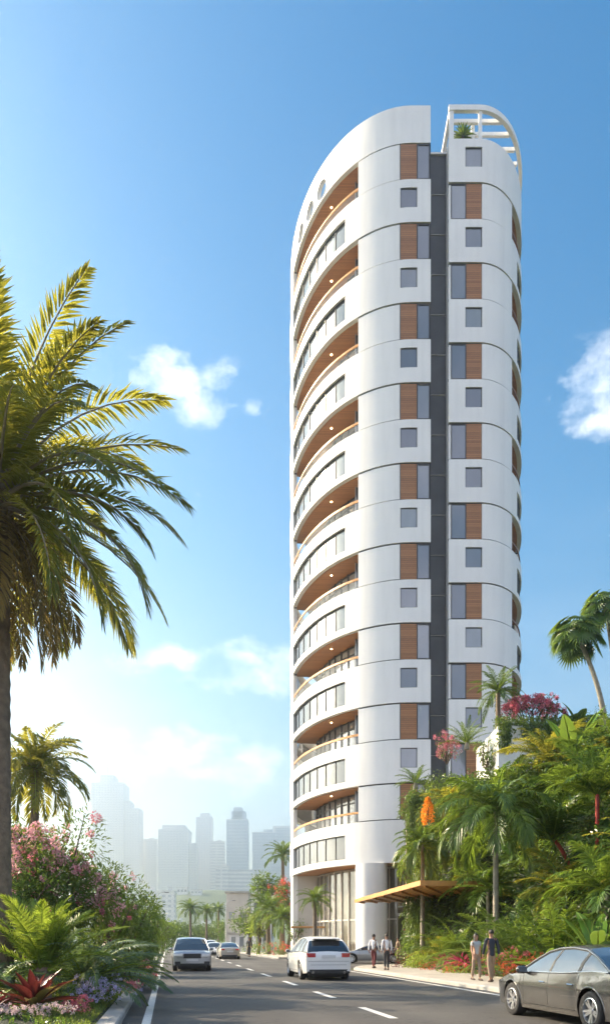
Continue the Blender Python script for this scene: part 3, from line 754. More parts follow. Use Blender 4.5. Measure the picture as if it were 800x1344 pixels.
def paddle(mb, base, az, e0, e1, L, W, stalk=.5, m=0, roll=0, k=10, mst=1):
    """one broad banana-like leaf: stalk then a folded, curved blade with slightly torn edge"""
    s = np.linspace(0, 1, k + 4); el = np.radians(e0 + (e1 - e0) * s ** 1.5)
    D = np.stack([np.cos(el) * math.cos(az), np.cos(el) * math.sin(az), np.sin(el)], 1)
    tot = L + stalk; P = np.array(base) + np.concatenate([np.zeros((1, 3)), np.cumsum(D[:-1] * tot / (len(s) - 1), 0)])
    st = stalk / tot; mb.tube(P, list(np.linspace(.028, .008, len(P)) * max(.5, L)), 5, mst, cap=False)
    u = np.linspace(0, 1, k * 2); p = np.stack([np.interp(st + u * (1 - st), s, P[:, i]) for i in range(3)], 1); d = nrm(np.stack([np.interp(st + u * (1 - st), s, D[:, i]) for i in range(3)], 1))
    side = np.array([-math.sin(az), math.cos(az), 0]) * np.ones((len(u), 1)); up = nrm(np.cross(d, side)); up *= np.sign(up[:, 2:3] + 1e-6)
    side = side * math.cos(roll) + up * math.sin(roll); up = nrm(np.cross(side, d)); up *= np.sign(up[:, 2:3] + 1e-6)
    w = W * np.sin(np.pi * np.clip(u, .0, 1) ** .75) ** .7 * .5 * (1 + .06 * np.sin(u * 40)); w[0] = .01; w[-1] = .003
    V = []
    for i in range(len(u)):
        for q, lift in ((-1, .16), (-.5, .16), (0, 0), (.5, .16), (1, .16)):
            V.append(p[i] + side[i] * w[i] * q + up[i] * w[i] * (lift if abs(q) == .5 else (.1 if q else 0)))
    f = [[i * 5 + j, i * 5 + j + 1, (i + 1) * 5 + j + 1, (i + 1) * 5 + j] for i in range(len(u) - 1) for j in range(4)]
    mb.add(V, np.array(f), m)
def broadleaf(name, label, loc, n, L, W, group=None, e=(75, 15), dd=60, stalk=.6, mat='broad', seed=None, h=0, azs=None, cat='plant'):
    global rng
    if seed is not None: rng = np.random.default_rng(seed)
    t = thing(name, label, cat, loc, 0, group)
    for i in range(n):
        mb = MB()
        az = i * 2.39996 if azs is None else azs[i]; az += rng.normal(0, .15); e0 = rng.uniform(e[1], e[0])
        paddle(mb, (0, 0, h), az, e0, e0 - dd * rng.uniform(.6, 1.2), L * rng.uniform(.75, 1.1), W * rng.uniform(.8, 1.1), stalk * rng.uniform(.8, 1.2), 0, rng.normal(0, .35))
        mb.build('leaf', [M[mat], M['leaflime']], t, smooth=True)
    if h > .2: mk_trunk(t, h, .12, .09, M['trunkgrey'], name='stem')
    return t
def rosette(name, label, cat, loc, n, L, W, mat, group=None, e=(85, 10), dd=25, seed=None, tipm=None, k=5):
    """strap leaved rosette"""
    global rng
    if seed is not None: rng = np.random.default_rng(seed)
    t = thing(name, label, cat, loc, 0, group); mb = MB()
    for i in range(n):
        az = i * 2.39996; f = i / n; e0 = np.radians(e[0] + (e[1] - e[0]) * f ** .8 + rng.normal(0, 5)); l = L * (.7 + .35 * f) * rng.uniform(.85, 1.1)
        side = np.array([-math.sin(az), math.cos(az), 0]); p = np.array([0, 0, .05]) + .03 * np.array([math.cos(az), math.sin(az), 0]); V = []; ks = 7
        bend = np.radians(dd * rng.uniform(.6, 1.5))
        for j in range(ks):
            u = j / (ks - 1); el = e0 - bend * u * 1.4; d = np.array([math.cos(el) * math.cos(az), math.cos(el) * math.sin(az), math.sin(el)])
            up = np.cross(d, side); up *= 1 if up[2] > 0 else -1
            w = W * [.6, .85, 1, .98, .8, .5, .02][j] * .5
            V += [p - side * w + up * w * .5, p + 0, p + side * w + up * w * .5]; p = p + d * l / (ks - 1)
        fs = [[j * 3 + q, j * 3 + q + 1, (j + 1) * 3 + q + 1, (j + 1) * 3 + q] for j in range(ks - 1) for q in (0, 1)]
        mb.add(V, np.array(fs), 1 if (tipm and rng.random() < .3) else 0)
    mb.build('leaves', [M[mat], M[tipm or mat]], t, smooth=True); return t
def fan_leaf(mb, c, d, up, r, n=22, m=0):
    """palmate leaf: pleated segments spreading from the stalk end"""
    d = nrm(np.array(d, float)); s = nrm(np.cross(d, up)); a = np.linspace(-2.35, 2.35, n)
    D = np.cos(a)[:, None] * d + np.sin(a)[:, None] * s
    P = np.tile(np.array(c, float), (n, 1))
    U = np.tile(nrm(np.cross(s, d)), (n, 1))
    blades(mb, P, D, U, r * (.75 + .25 * np.cos(a * .6)) * rng.uniform(.92, 1.05, n), r * .17, .22, m, .35)
def fan_palm(name, label, loc, h, nl, L, r, lean=(0, 0), group=None, mat='palm2', tr=.12, seed=None, el=(70, -50)):
    global rng
    if seed is not None: rng = np.random.default_rng(seed)
    t = thing(name, label, 'palm', loc, 0, group); mk_trunk(t, h, tr, tr * .75, M['trunkgrey'], lean)
    mb = MB()
    for i in range(nl):
        az = i * 2.39996 + rng.normal(0, .2); f = (i + .5) / nl; e = np.radians(el[0] + (el[1] - el[0]) * f)
        d = np.array([math.cos(e) * math.cos(az), math.cos(e) * math.sin(az), math.sin(e)]); b = np.array([lean[0], lean[1], h])
        l = L * rng.uniform(.8, 1.1); mid = b + d * l * .6 + np.array([0, 0, .06 * l]); end = b + d * l + np.array([0, 0, -.05 * l])
        mb.tube([b, mid, end], [.025, .018, .012], 4, 1, cap=False)
        dd = nrm(end - mid + np.array([0, 0, -.35 * l])); fan_leaf(mb, end, dd, np.array([0, 0, 1.]) + d * .4, r * rng.uniform(.85, 1.1))
    mb.build('crown', [M[mat], M['leaflime']], t); return t
# ================= GROUND, ROAD, TERRAIN =================
def road_x(c, Y): return c - .18 * Y
KL, LL, DL, LR, KR = -.85, -.40, 4.42, 9.30, 9.75
def groundmat(name, stops, scale, bmp, bs, rough=.9, big=None):
    m, nt, b, out = nodes(name)
    tc = nt.nodes.new('ShaderNodeTexCoord'); f = noise(nt, scale, 8, vec=tc.outputs['Object'], rough=.7)
    c = ramp(nt, f, stops)
    if big:
        f2 = noise(nt, big[0], 4, vec=tc.outputs['Object']); c = mixc(nt, 1.0, c, ramp(nt, f2, [(.35, [big[1]] * 3), (.65, [1, 1, 1])]), 'MULTIPLY')
    nt.links.new(c, b.inputs['Base Color']); b.inputs['Roughness'].default_value = rough
    bump(nt, b, noise(nt, bs, 6, vec=tc.outputs['Object']), bmp, .02)
    return m
def asphalt():
    m, nt, b, out = nodes('asphalt')
    tc = nt.nodes.new('ShaderNodeTexCoord'); v = tc.outputs['Object']
    f = noise(nt, 60, 4, vec=v, rough=.8); f2 = noise(nt, .35, 5, vec=v); f3 = noise(nt, 6, 6, vec=v, rough=.7)
    c = ramp(nt, f, [(.3, (.062, .060, .057)), (.55, (.105, .101, .096)), (.75, (.21, .20, .19))])
    c = mixc(nt, 1.0, c, ramp(nt, f2, [(.3, (.72, .72, .72)), (.7, (1.1, 1.08, 1.05))]), 'MULTIPLY')
    c = mixc(nt, 1.0, c, ramp(nt, f3, [(.35, (.85, .85, .85)), (.65, (1.05, 1.05, 1.05))]), 'MULTIPLY')
    # worn wheel tracks running with the road, and thin cracks
    sp = nt.nodes.new('ShaderNodeSeparateXYZ'); nt.links.new(v, sp.inputs[0])
    a = N(nt, 'ShaderNodeMath', _operation='MULTIPLY_ADD'); nt.links.new(sp.outputs[1], a.inputs[0]); a.inputs[1].default_value = .18; nt.links.new(sp.outputs[0], a.inputs[2])
    sn = N(nt, 'ShaderNodeMath', _operation='SINE'); a2 = N(nt, 'ShaderNodeMath', _operation='MULTIPLY'); nt.links.new(a.outputs[0], a2.inputs[0]); a2.inputs[1].default_value = 2.6; nt.links.new(a2.outputs[0], sn.inputs[0])
    c = mixc(nt, 1.0, c, ramp(nt, sn.outputs[0], [(0, (.9, .9, .9)), (1, (1.06, 1.05, 1.04))]), 'MULTIPLY')
    vo = N(nt, 'ShaderNodeTexVoronoi', Scale=.28); vo.feature = 'DISTANCE_TO_EDGE'
    mp = N(nt, 'ShaderNodeVectorMath', _operation='MULTIPLY_ADD'); 
    nn = N(nt, 'ShaderNodeTexNoise', Scale=1.3, Detail=5); nt.links.new(v, nn.inputs['Vector']); nt.links.new(nn.outputs['Color'], mp.inputs[0]); mp.inputs[1].default_value = (1.5, 1.5, 1.5); nt.links.new(v, mp.inputs[2]); nt.links.new(mp.outputs[0], vo.inputs['Vector'])
    c = mixc(nt, 1.0, c, ramp(nt, vo.outputs['Distance'], [(.0, (.45, .45, .45)), (.006, (1, 1, 1))]), 'MULTIPLY')
    nt.links.new(c, b.inputs['Base Color']); b.inputs['Roughness'].default_value = .78; b.inputs['Specular IOR Level'].default_value = .35
    bump(nt, b, f, .5, .006); return m
M['asphalt'] = asphalt()
M['paint'] = groundmat('road paint', [(.3, (.42, .41, .39)), (.5, (.72, .71, .68))], 9, .3, 60, .7)
M['pave'] = groundmat('paving', [(.3, (.36, .32, .27)), (.7, (.50, .46, .40))], 3, .3, 50, .85, (.4, .8))
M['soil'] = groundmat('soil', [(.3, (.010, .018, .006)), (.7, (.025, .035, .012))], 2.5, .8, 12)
M['earth'] = groundmat('ground cover earth', [(.3, (.07, .085, .035)), (.7, (.14, .14, .07))], .05, .5, 3)
M['hill'] = groundmat('hill green', [(.3, (.05, .09, .03)), (.7, (.12, .15, .06))], .02, .5, 1)
# ground sheet
mb = MB(); S_ = 2900
mb.add([(-S_, -600, -.02), (S_, -600, -.02), (S_, S_, -.02), (-S_, S_, -.02)], [[0, 1, 2, 3]]); struct(mb.build('ground', M['earth']))
def strip(mb, c0, c1, Y0, Y1, z, m=0, n=1):
    for i in range(n):
        a = Y0 + (Y1 - Y0) * i / n; b = Y0 + (Y1 - Y0) * (i + 1) / n
        mb.add([(road_x(c0, a), a, z), (road_x(c1, a), a, z), (road_x(c1, b), b, z), (road_x(c0, b), b, z)], [[0, 1, 2, 3]], m)
mb = MB(); strip(mb, KL - .02, KR + .02, -14, 330, 0)
struct(mb.build('road', M['asphalt']))
# driveway apron to the tower
mb = MB(); ap = [(road_x(KR, 43) , 43), (10.5, 43), (13.5, 61), (9, 66), (road_x(KR, 66), 66)]
mb.add([(x, y, .0) for x, y in ap], [[0, 1, 2, 3, 4]]); struct(mb.build('driveway', M['asphalt']))
mb = MB(); strip(mb, LL - .075, LL + .09, -14, 300, .004); struct(mb.build('edge_line', M['paint']))
mb = MB(); strip(mb, LR - .09, LR + .06, -14, 42.5, .004); struct(mb.build('edge_line', M['paint']))
mb = MB(); strip(mb, LR - .09, LR + .06, 66, 300, .004); struct(mb.build('edge_line', M['paint']))
dY = [(14.9, 17.4), (20.3, 22.9), (26.2, 29.0), (32.8, 35.8), (39.6, 42.4), (46.2, 49), (53, 56), (60, 63), (67, 70), (74, 77), (81, 84), (88, 91), (95, 98), (102, 105), (8.5, 11), (2.5, 5)]
for a, b in dY:
    mb = MB(); strip(mb, DL - .09, DL + .09, a, b, .004); struct(mb.build('lane_dash', M['paint']))
# kerbs: real steps with joints
def kerb(c_in, w, Y0, Y1, name, step=1.5):
    mb = MB(); Y = Y0
    while Y < Y1:
        Z = min(Y + step, Y1); g = .012
        x0a, x1a, x0b, x1b = road_x(c_in, Y + g), road_x(c_in + w, Y + g), road_x(c_in, Z), road_x(c_in + w, Z)
        bev = .03 * (1 if w > 0 else -1)
        V = [(x0a, Y + g, -.02), (x0a, Y + g, .11), (x0a + bev, Y + g, .14), (x1a, Y + g, .14), (x1a, Y + g, -.02),
             (x0b, Z, -.02), (x0b, Z, .11), (x0b + bev, Z, .14), (x1b, Z, .14), (x1b, Z, -.02)]
        mb.add(V, [[i, i + 1, i + 6, i + 5] for i in range(4)] + [[0, 1, 2, 3, 4], [5, 6, 7, 8, 9]]); Y = Z
    o = struct(mb.build(name, M['concrete'])); return o
kerb(KL, -.34, -6, 130, 'kerb_strip'); kerb(KR, .22, -6, 40, 'kerb_strip'); kerb(KR, .22, 67, 130, 'kerb_strip')
# right pavement with a rounded corner into the driveway
def gx(Y): return road_x(KR, Y) + 2.75 + max(0, Y - 26) * .065      # garden edge
cor = []
c0 = KR + .22
for k in range(9):
    a = math.pi / 2 * k / 8; cor.append((road_x(c0, 40) + 2.6 * (1 - math.cos(a)) - .3 * math.sin(a), 40 + 5.6 * math.sin(a)))
poly = [(road_x(c0, -6), -6)] + [(road_x(c0, y), y) for y in (10, 25, 40)] + cor[1:] + [(gx(45.6) + .6, 45.6)] + [(gx(y) + .3, y) for y in (40, 32, 26, 10, -6)]
mb = MB(); mb.prism(poly, -.02, .135); struct(mb.build('sidewalk', M['pave']))
mb = MB(); pts = [(x, y, .07) for x, y in cor]
mb.tube([(x, y, .065) for x, y in cor], .085, 8); struct(mb.build('kerb_corner', M['concrete']))
poly = [(road_x(c0, 67), 67), (9, 66.9), (9, 71), (road_x(c0 + 4.5, 80), 80), (road_x(c0 + 4.5, 130), 130), (road_x(c0, 130), 130)]
mb = MB(); mb.prism(poly, -.02, .13); struct(mb.build('sidewalk', M['pave']))
mb = MB(); mb.prism([(1.0, 60.4), (10.6, 57.5), (22, 57.5), (22, 95), (-2.2, 95), (-2.2, 71), (-.2, 66)], -.02, .10); struct(mb.build('forecourt', M['pave']))
# left bed terrain
def hL(x, y):
    d = road_x(KL - .34, y) - x
    return .11 + .13 * max(0, min(d, 9)) + .05 * math.sin(x * 1.7 + y * .6)
# right embankment
def sdg(x, y):
    d = x - gx(y)
    if y > 43:
        xl = 5.4 + (y - 43) * (7.0 - 5.4) / 12 if y < 55 else 7.0 + (y - 55) * .8
        d = min(d, (x - xl) * 2.2)
    return d
def hR(x, y):
    d = sdg(x, y); bumpy = .15 * math.sin(x * 1.1 + y * .7) * min(1, max(0, d))
    kk = 1.4 + 1.5 * min(1, max(0, (y - 41) / 7)); h = min(12.4, .13 + .22 * max(0, min(d, 1.5)) + kk * max(0, min(d, 9.3) - 1.5)) + bumpy
    h = min(h, 10.7)
    if y < 28: h = min(h, .5 + max(0, d) * .5 + max(0, y - 16) * .35)
    return max(-.3, h) if d > 0 else -.3
def sheet(fn, x0, x1, y0, y1, n, name, mat):
    xs = np.linspace(x0, x1, n); ys = np.linspace(y0, y1, n)
    V = [(x, y, fn(x, y)) for y in ys for x in xs]
    f = [[j * n + i, j * n + i + 1, (j + 1) * n + i + 1, (j + 1) * n + i] for j in range(n - 1) for i in range(n - 1)]
    mb = MB(); mb.add(V, np.array(f)); return struct(mb.build(name, mat, smooth=True))
n = 70; V = []; ys = np.linspace(2, 130, n)
for y in ys:
    xe_ = road_x(KL - .335, y)
    for i in range(24): x = xe_ - 38 * (i / 23) ** 1.8; V.append((x, y, hL(x, y) if i else .10))
f = [[j * 24 + i, j * 24 + i + 1, (j + 1) * 24 + i + 1, (j + 1) * 24 + i] for j in range(n - 1) for i in range(23)]
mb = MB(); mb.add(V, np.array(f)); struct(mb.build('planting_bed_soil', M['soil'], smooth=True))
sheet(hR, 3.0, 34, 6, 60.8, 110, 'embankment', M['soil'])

# ================= SKY, SUN, HAZE =================
SUN_AZ, SUN_EL = -66.0, 31.0      # degrees from the view axis (negative = left), height
w = bpy.data.worlds.new('World'); scene.world = w; w.use_nodes = True; nt = w.node_tree
bg = nt.nodes['Background']; bg.inputs['Strength'].default_value = .10
sky = nt.nodes.new('ShaderNodeTexSky'); sky.sky_type = 'NISHITA'; sky.sun_disc = False
sky.sun_elevation = R(SUN_EL); sky.sun_rotation = R(SUN_AZ % 360); sky.air_density = 1.0; sky.dust_density = .6; sky.ozone_density = 2.2; sky.altitude = 50
tc = nt.nodes.new('ShaderNodeTexCoord')
def vm(op, a, b=None, c=None):
    n = nt.nodes.new('ShaderNodeVectorMath'); n.operation = op
    for i, v in enumerate((a, b, c)):
        if v is None: continue
        if hasattr(v, 'links'): nt.links.new(v, n.inputs[i])
        else: n.inputs[i].default_value = v
    return n.outputs['Value'] if op in ('LENGTH', 'DOT_PRODUCT') else n.outputs[0]
def ma(op, a, b=None, c=None, clamp=False):
    n = nt.nodes.new('ShaderNodeMath'); n.operation = op; n.use_clamp = clamp
    for i, v in enumerate((a, b, c)):
        if v is None: continue
        if hasattr(v, 'links'): nt.links.new(v, n.inputs[i])
        else: n.inputs[i].default_value = v
    return n.outputs[0]
gen = tc.outputs['Generated']
nz = nt.nodes.new('ShaderNodeTexNoise'); nz.inputs['Scale'].default_value = 13; nz.inputs['Detail'].default_value = 12; nz.inputs['Roughness'].default_value = .62
nt.links.new(vm('MULTIPLY', gen, (1, 1, 1.6)), nz.inputs['Vector'])
nz2 = nt.nodes.new('ShaderNodeTexNoise'); nz2.inputs['Scale'].default_value = 2.6; nz2.inputs['Detail'].default_value = 6; nt.links.new(vm('MULTIPLY', gen, (1, 1, 3.0)), nz2.inputs['Vector'])
cover = None
# cloud banks: direction, angular size across/up, strength
for px, py, rx_, rz_, k in ((226, 503, 44, 24, .95), (258, 536, 38, 22, .95), (280, 498, 28, 15, .7), (334, 542, 16, 9, .3), (788, 508, 48, 32, 1.0), (778, 556, 26, 20, .8),
                            (225, 868, 70, 18, .85), (330, 884, 75, 28, 1.0), (265, 895, 60, 18, .7), (215, 990, 95, 34, .8), (300, 1010, 80, 30, .7), (40, 1000, 120, 40, .5), (330, 870, 45, 26, .9), (265, 655, 25, 10, .4), (-300, 700, 150, 80, 1), (1150, 800, 160, 60, 1)):
    d = Vector(((px - 400) / F, 1, (HZ - py) / F)).normalized()
    o = vm('SUBTRACT', gen, tuple(d)); L = vm('LENGTH', vm('DIVIDE', o, (rx_ / F, rx_ / F, rz_ / F)))
    fo = ma('MULTIPLY', ma('SUBTRACT', 1.25, L), k)
    cover = fo if cover is None else ma('MAXIMUM', cover, fo)
dens = ma('MULTIPLY_ADD', nz.outputs['Fac'], 4.2, ma('MULTIPLY_ADD', cover, 1.25, -2.45))
dens = ma('MULTIPLY', dens, .85, clamp=True)
dens = ma('MULTIPLY', dens, ma('MULTIPLY', ma('ADD', cover, .25), 2.2, clamp=True))
wisp = ma('MULTIPLY', ma('SUBTRACT', nz2.outputs['Fac'], .50), 1.1, clamp=True)
sepd = nt.nodes.new('ShaderNodeSeparateXYZ'); nt.links.new(gen, sepd.inputs[0])
low = ma('MULTIPLY', ma('SUBTRACT', .62, sepd.outputs[2]), 1.6, clamp=True)
cf = ma('MAXIMUM', ma('MULTIPLY', dens, .84), ma('MULTIPLY', wisp, low))
# broad cloud cover added behind the camera, unseen, to light the shaded facade
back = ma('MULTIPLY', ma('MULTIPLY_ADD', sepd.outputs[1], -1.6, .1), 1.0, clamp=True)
fill_cloud = ma('MULTIPLY', ma('MULTIPLY', ma('SUBTRACT', nz2.outputs['Fac'], .41), 4.0, clamp=True), back)
el_t = ramp(nt, sepd.outputs[2], [(.0, (1.75, 1.25, 1.0)), (.12, (1.28, 1.07, .95)), (.26, (.82, 1.02, 1.02)), (.45, (.42, .94, 1.08)), (.75, (.12, .80, 1.08))])
tint = mixc(nt, 1.0, mixc(nt, 1.0, sky.outputs[0], el_t, 'MULTIPLY'), (.65, .71, .68), 'MULTIPLY')
sh_ = Vector((math.sin(R(SUN_AZ)), math.cos(R(SUN_AZ)), .05)).normalized()
glow = ma('MULTIPLY', ma('POWER', ma('MAXIMUM', vm('DOT_PRODUCT', gen, tuple(sh_)), 0.0), 4.0), ma('POWER', ma('MAXIMUM', ma('SUBTRACT', 1.0, ma('ABSOLUTE', sepd.outputs[2])), 0.0), 4.0))
tint = mixc(nt, glow, tint, (26, 22, 15.5))
shade = ramp(nt, nz.outputs['Fac'], [(.38, (4.3, 4.9, 5.7)), (.60, (7.6, 7.4, 7.2))])
colr = mixc(nt, cf, tint, shade)
nt.links.new(mixc(nt, fill_cloud, colr, (6.1, 5.85, 6.9)), bg.inputs['Color'])  # lavender tone of the added rear clouds cools the shaded walls
sl = bpy.data.lights.new('sun', 'SUN'); so = bpy.data.objects.new('sun', sl); COL.objects.link(so)
sl.energy = 5.0; sl.angle = R(.5); sl.color = (1, .80, .56)
az, el = R(SUN_AZ), R(SUN_EL)
sd = Vector((math.sin(az) * math.cos(el), math.cos(az) * math.cos(el), math.sin(el)))
so.rotation_euler = sd.to_track_quat('Z', 'Y').to_euler(); so.location = (-40, 0, 60)
# air: one closed box of even density round everything
HAZE = .0006
if HAZE:
    mb = MB(); mb.box((0, 1250, 234), (6200, 3900, 474)); hz = mb.build('haze', simple('haze', (1, 1, 1)))
    hm = hz.data.materials[0]; hn = hm.node_tree; hn.nodes.remove(hn.nodes['Principled BSDF'])
    pv = hn.nodes.new('ShaderNodeVolumePrincipled'); pv.inputs['Color'].default_value = (.84, .93, 1, 1); pv.inputs['Density'].default_value = HAZE; pv.inputs['Anisotropy'].default_value = .88
    hn.links.new(pv.outputs[0], hn.nodes['Material Output'].inputs['Volume']); hz['kind'] = 'stuff'; tag(hz, 'thin warm haze over the whole street and city', None)
scene.cycles.volume_bounces = 1; scene.cycles.max_bounces = 6; scene.cycles.diffuse_bounces = 3; scene.cycles.glossy_bounces = 3; scene.cycles.transmission_bounces = 4; scene.cycles.transparent_max_bounces = 8
scene.cycles.caustics_reflective = False; scene.cycles.caustics_refractive = False
scene.cycles.use_denoising = True
scene.cycles.sample_clamp_indirect = 8
scene.view_settings.exposure = 1.65
# ================= VEHICLES =================
def paintmat(name, col, metal=.0, rough=.32):
    m = simple(name, col, rough, metal, 0, coat=1.0)
    nt = m.node_tree; b = nt.nodes['Principled BSDF']      # a little road dust low down
    tc = nt.nodes.new('ShaderNodeTexCoord'); sp = nt.nodes.new('ShaderNodeSeparateXYZ'); nt.links.new(tc.outputs['Object'], sp.inputs[0])
    f = noise(nt, 2.5, 5); a = N(nt, 'ShaderNodeMath', _operation='MULTIPLY_ADD'); nt.links.new(f, a.inputs[0]); a.inputs[1].default_value = .45; nt.links.new(sp.outputs[2], a.inputs[2])
    r = ramp(nt, a.outputs[0], [(.38, (.35, .35, .35)), (.62, (0, 0, 0))])
    nt.links.new(mixc(nt, r, col, (.24, .21, .17)), b.inputs['Base Color'])
    return m
M['p_white'] = paintmat('white car paint', (.78, .78, .76)); M['p_grey'] = paintmat('bronze grey car paint', (.14, .137, .132), .7, .26)
M['p_silver'] = paintmat('silver car paint', (.42, .43, .45), .6, .3); M['p_champ'] = paintmat('champagne car paint', (.45, .41, .35), .5, .35)
M['carglass'] = simple('car window glass', (.02, .024, .028), .03, 0, spec=1.0, coat=1)
M['carglass_blue'] = simple('tinted car glass', (.06, .075, .09), .03, .2, spec=1.0, coat=1)
M['rubber'] = simple('tyre rubber', (.022, .022, .023), .85, 0, .2, 20, .2, 60)
M['alloy'] = simple('alloy rim', (.62, .62, .63), .28, .85); M['plastic'] = simple('black trim', (.02, .02, .021), .5)
M['chrome'] = simple('chrome', (.8, .8, .8), .12, 1); M['tail'] = simple('red lamp lens', (.45, .015, .015), .12, 0, coat=1)
M['head'] = simple('clear lamp lens', (.80, .82, .85), .08, .2, coat=1); M['plate'] = simple('blank plate', (.62, .62, .60), .5); M['disc'] = simple('brake disc', (.2, .2, .2), .4, .8)
def wheel(parent, x, y, r, w, side, spokes=10):
    mb = MB(); w2 = w / 2; tr = r * .66
    mb.lathe([(tr, -w2 * .9), (r * .93, -w2), (r * .99, -w2 * .75), (r, -w2 * .3), (r, w2 * .3), (r * .99, w2 * .75), (r * .93, w2), (tr, w2 * .9)], (0, 0, 0), 36, axis='y', close=False)
    wh = mb.build('wheel', M['rubber'], parent, smooth=True, loc=(x, y, r))
    mb = MB(); o = side * w2
    mb.lathe([(tr * 1.01, -o * .95), (tr * 1.01, o * .92), (tr * .93, o * .98), (tr * .88, o * .5), (tr * .86, -o * .9)], (0, 0, 0), 36, axis='y', close=False)
    for k in range(spokes):
        a = 2 * math.pi * k / spokes + (.11 if k % 2 else -.11) * (spokes > 7)
        c, s = math.cos(a), math.sin(a); y0 = o * .86; wd = .022 * r / .34
        V = []
        for rr_, ww in ((tr * .14, wd * 1.2), (tr * .92, wd)):
            for q in (-1, 1):
                for d in (0, -side * .035): V.append((c * rr_ - s * ww * q, y0 + d - side * .02 * (1 - rr_ / tr), s * rr_ + c * ww * q))
        mb.add(V, [[0, 2, 6, 4], [1, 5, 7, 3], [0, 4, 5, 1], [2, 3, 7, 6]])
    mb.lathe([(.0, y0), (tr * .2, y0 - side * .002), (tr * .22, y0 - side * .05)], (0, 0, 0), 16, axis='y', close=False)
    mb.build('rim', M['alloy'], wh, smooth=False)
    mb = MB(); mb.lathe([(.0, o * .3), (tr * .86, o * .3)], (0, 0, 0), 24, axis='y', close=False); mb.build('brake_disc', M['disc'], wh)
    return wh
class Car:
    def __init__(s, name, label, cat, loc, heading, P, group=None):
        s.P = P; s.t = thing(name, label, cat, loc, heading, group)
        L, W = P['L'], P['W']; s.L, s.W = L, W
        s.xw = (P['xf'], P['xr']); r = P['r']; s.r = r; Ra = r + P.get('gap', .055)
        xs = set(np.round(np.linspace(-L / 2, L / 2, 46), 4).tolist())
        for xc in s.xw:
            for a in np.linspace(0, math.pi, 15): xs.add(round(xc + Ra * math.cos(a), 4))
            xs.add(round(xc + Ra * 1.001, 4)); xs.add(round(xc - Ra * 1.001, 4))
        for e in (.03, .07, .13, .22): xs.add(round(-L / 2 + e, 4)); xs.add(round(L / 2 - e, 4))
        xs = sorted(xs); s.xs = xs
        V = []; nr = 9
        for x in xs:
            zb = s.zb(x)
            for xc in s.xw:
                d = abs(x - xc)
                if d < Ra: zb = max(zb, r + math.sqrt(max(0, Ra * Ra - d * d)))
            top = s.top(x); top = max(top, zb + .04)
            zs = [zb] + [zb + (top - zb) * f for f in (.16, .34, .52, .70, .86, .96)]
            for z in zs: V.append((x, s.hw(x, z), z))
            hw = s.hw(x, zs[-1]); V.append((x, hw * .72, top + .012)); V.append((x, 0, top + P.get('crown', .03)))
        n = len(xs); V = np.array(V); V2 = V.copy(); V2[:, 1] *= -1
        mb = MB(); f = [[i * nr + j, (i + 1) * nr + j, (i + 1) * nr + j + 1, i * nr + j + 1] for i in range(n - 1) for j in range(nr - 1)]
        mb.add(np.concatenate([V, V2]), np.array(f)); k = n * nr
        mb.F[4].append(np.array([q[::-1] for q in f]) + k); mb.M[4].append(np.zeros(len(f), int))
        for i in (0, n - 1):
            e = [[i * nr + j, i * nr + j + 1, k + i * nr + j + 1, k + i * nr + j] for j in range(nr - 1)]
            if i: e = [q[::-1] for q in e]
            mb.F[4].append(np.array(e)); mb.M[4].append(np.zeros(len(e), int))
        s.body = mb.build('body', M[P['paint']], s.t, fix=True); smooth_by(s.body, 40)
        mb = MB(); mb.box((0, 0, .36), (L * .90, W - .56, .34)); 
        for xc in s.xw: mb.box((xc, 0, r + .05), (Ra * 1.9, W - .58, Ra * 1.5))
        mb.build('underbody', M['plastic'], s.t)
        for xc in s.xw:
            for sd in (-1, 1): wheel(s.t, xc, sd * (W / 2 - .135), r, .23, sd, P.get('spokes', 10))
        s.cabin()
    def zb(s, x): return float(np.interp(abs(x), [0, s.L / 2 - .5, s.L / 2 - .05, s.L / 2], [s.P['sill'], s.P['sill'], s.P['sill'] + .03, s.P['sill'] + .10]))
    def top(s, x): return float(np.interp(x, *zip(*s.P['top'])))
    def hw(s, x, z):
        L = s.L; e = s.P.get('ends', (.80, .84))
        f = np.interp(x, [-L / 2, -L / 2 + .03, -L / 2 + .10, -L / 2 + .35, -L / 2 + 1.0, 0, L / 2 - 1.1, L / 2 - .5, L / 2 - .2, L / 2 - .06, L / 2],
                      [e[1], e[1] + .05, e[1] + .09, .965, .99, 1, .995, .96, .89, e[0] + .09, e[0]])
        zf = z / s.P['zk']
        g = np.interp(zf, [.15, .35, .55, .72, .80, .9, 1.0, 1.1, 1.3], [.93, .975, .99, 1.0, .988, .975, .955, .92, .86])
        if .60 < zf < .9:      # arches bulge a little
            for xc in s.xw: g += .012 * math.exp(-((x - xc) / .4) ** 2)
        return float(s.W / 2 * f * g)
    def cabin(s):
        P = s.P; zr = P['roof']      # list of (x, z) roof edge; first & last sit on the belt
        xs = np.linspace(zr[0][0], zr[-1][0], 40); X0, X1 = P['rx']      # roof panel between X0 (front) and X1 (rear)
        xs = sorted(set(np.round(xs, 4).tolist() + [X0, X1] + [q[0] for q in zr]))[::-1]
        rz = lambda x: float(np.interp(x, [q[0] for q in zr][::-1], [q[1] for q in zr][::-1]))
        belt = lambda x: s.top(x) - .02
        def ring(x):
            b = belt(x); z = max(rz(x), b + .005); hb = s.hw(x, b) * .97; full = (z - b) / (P['H'] - belt(0))
            ht = hb - (hb - s.W / 2 * P.get('tw', .70)) * min(1, full)
            return [(x, hb, b), (x, hb - (hb - ht) * .35, b + (z - b) * .45), (x, ht, z - .035 * full), (x, ht - .07, z), (x, ht * .55, z + .03 * full), (x, 0, z + .04 * full)]
        rows = [ring(x) for x in xs]; s.ring = ring; s.belt = belt
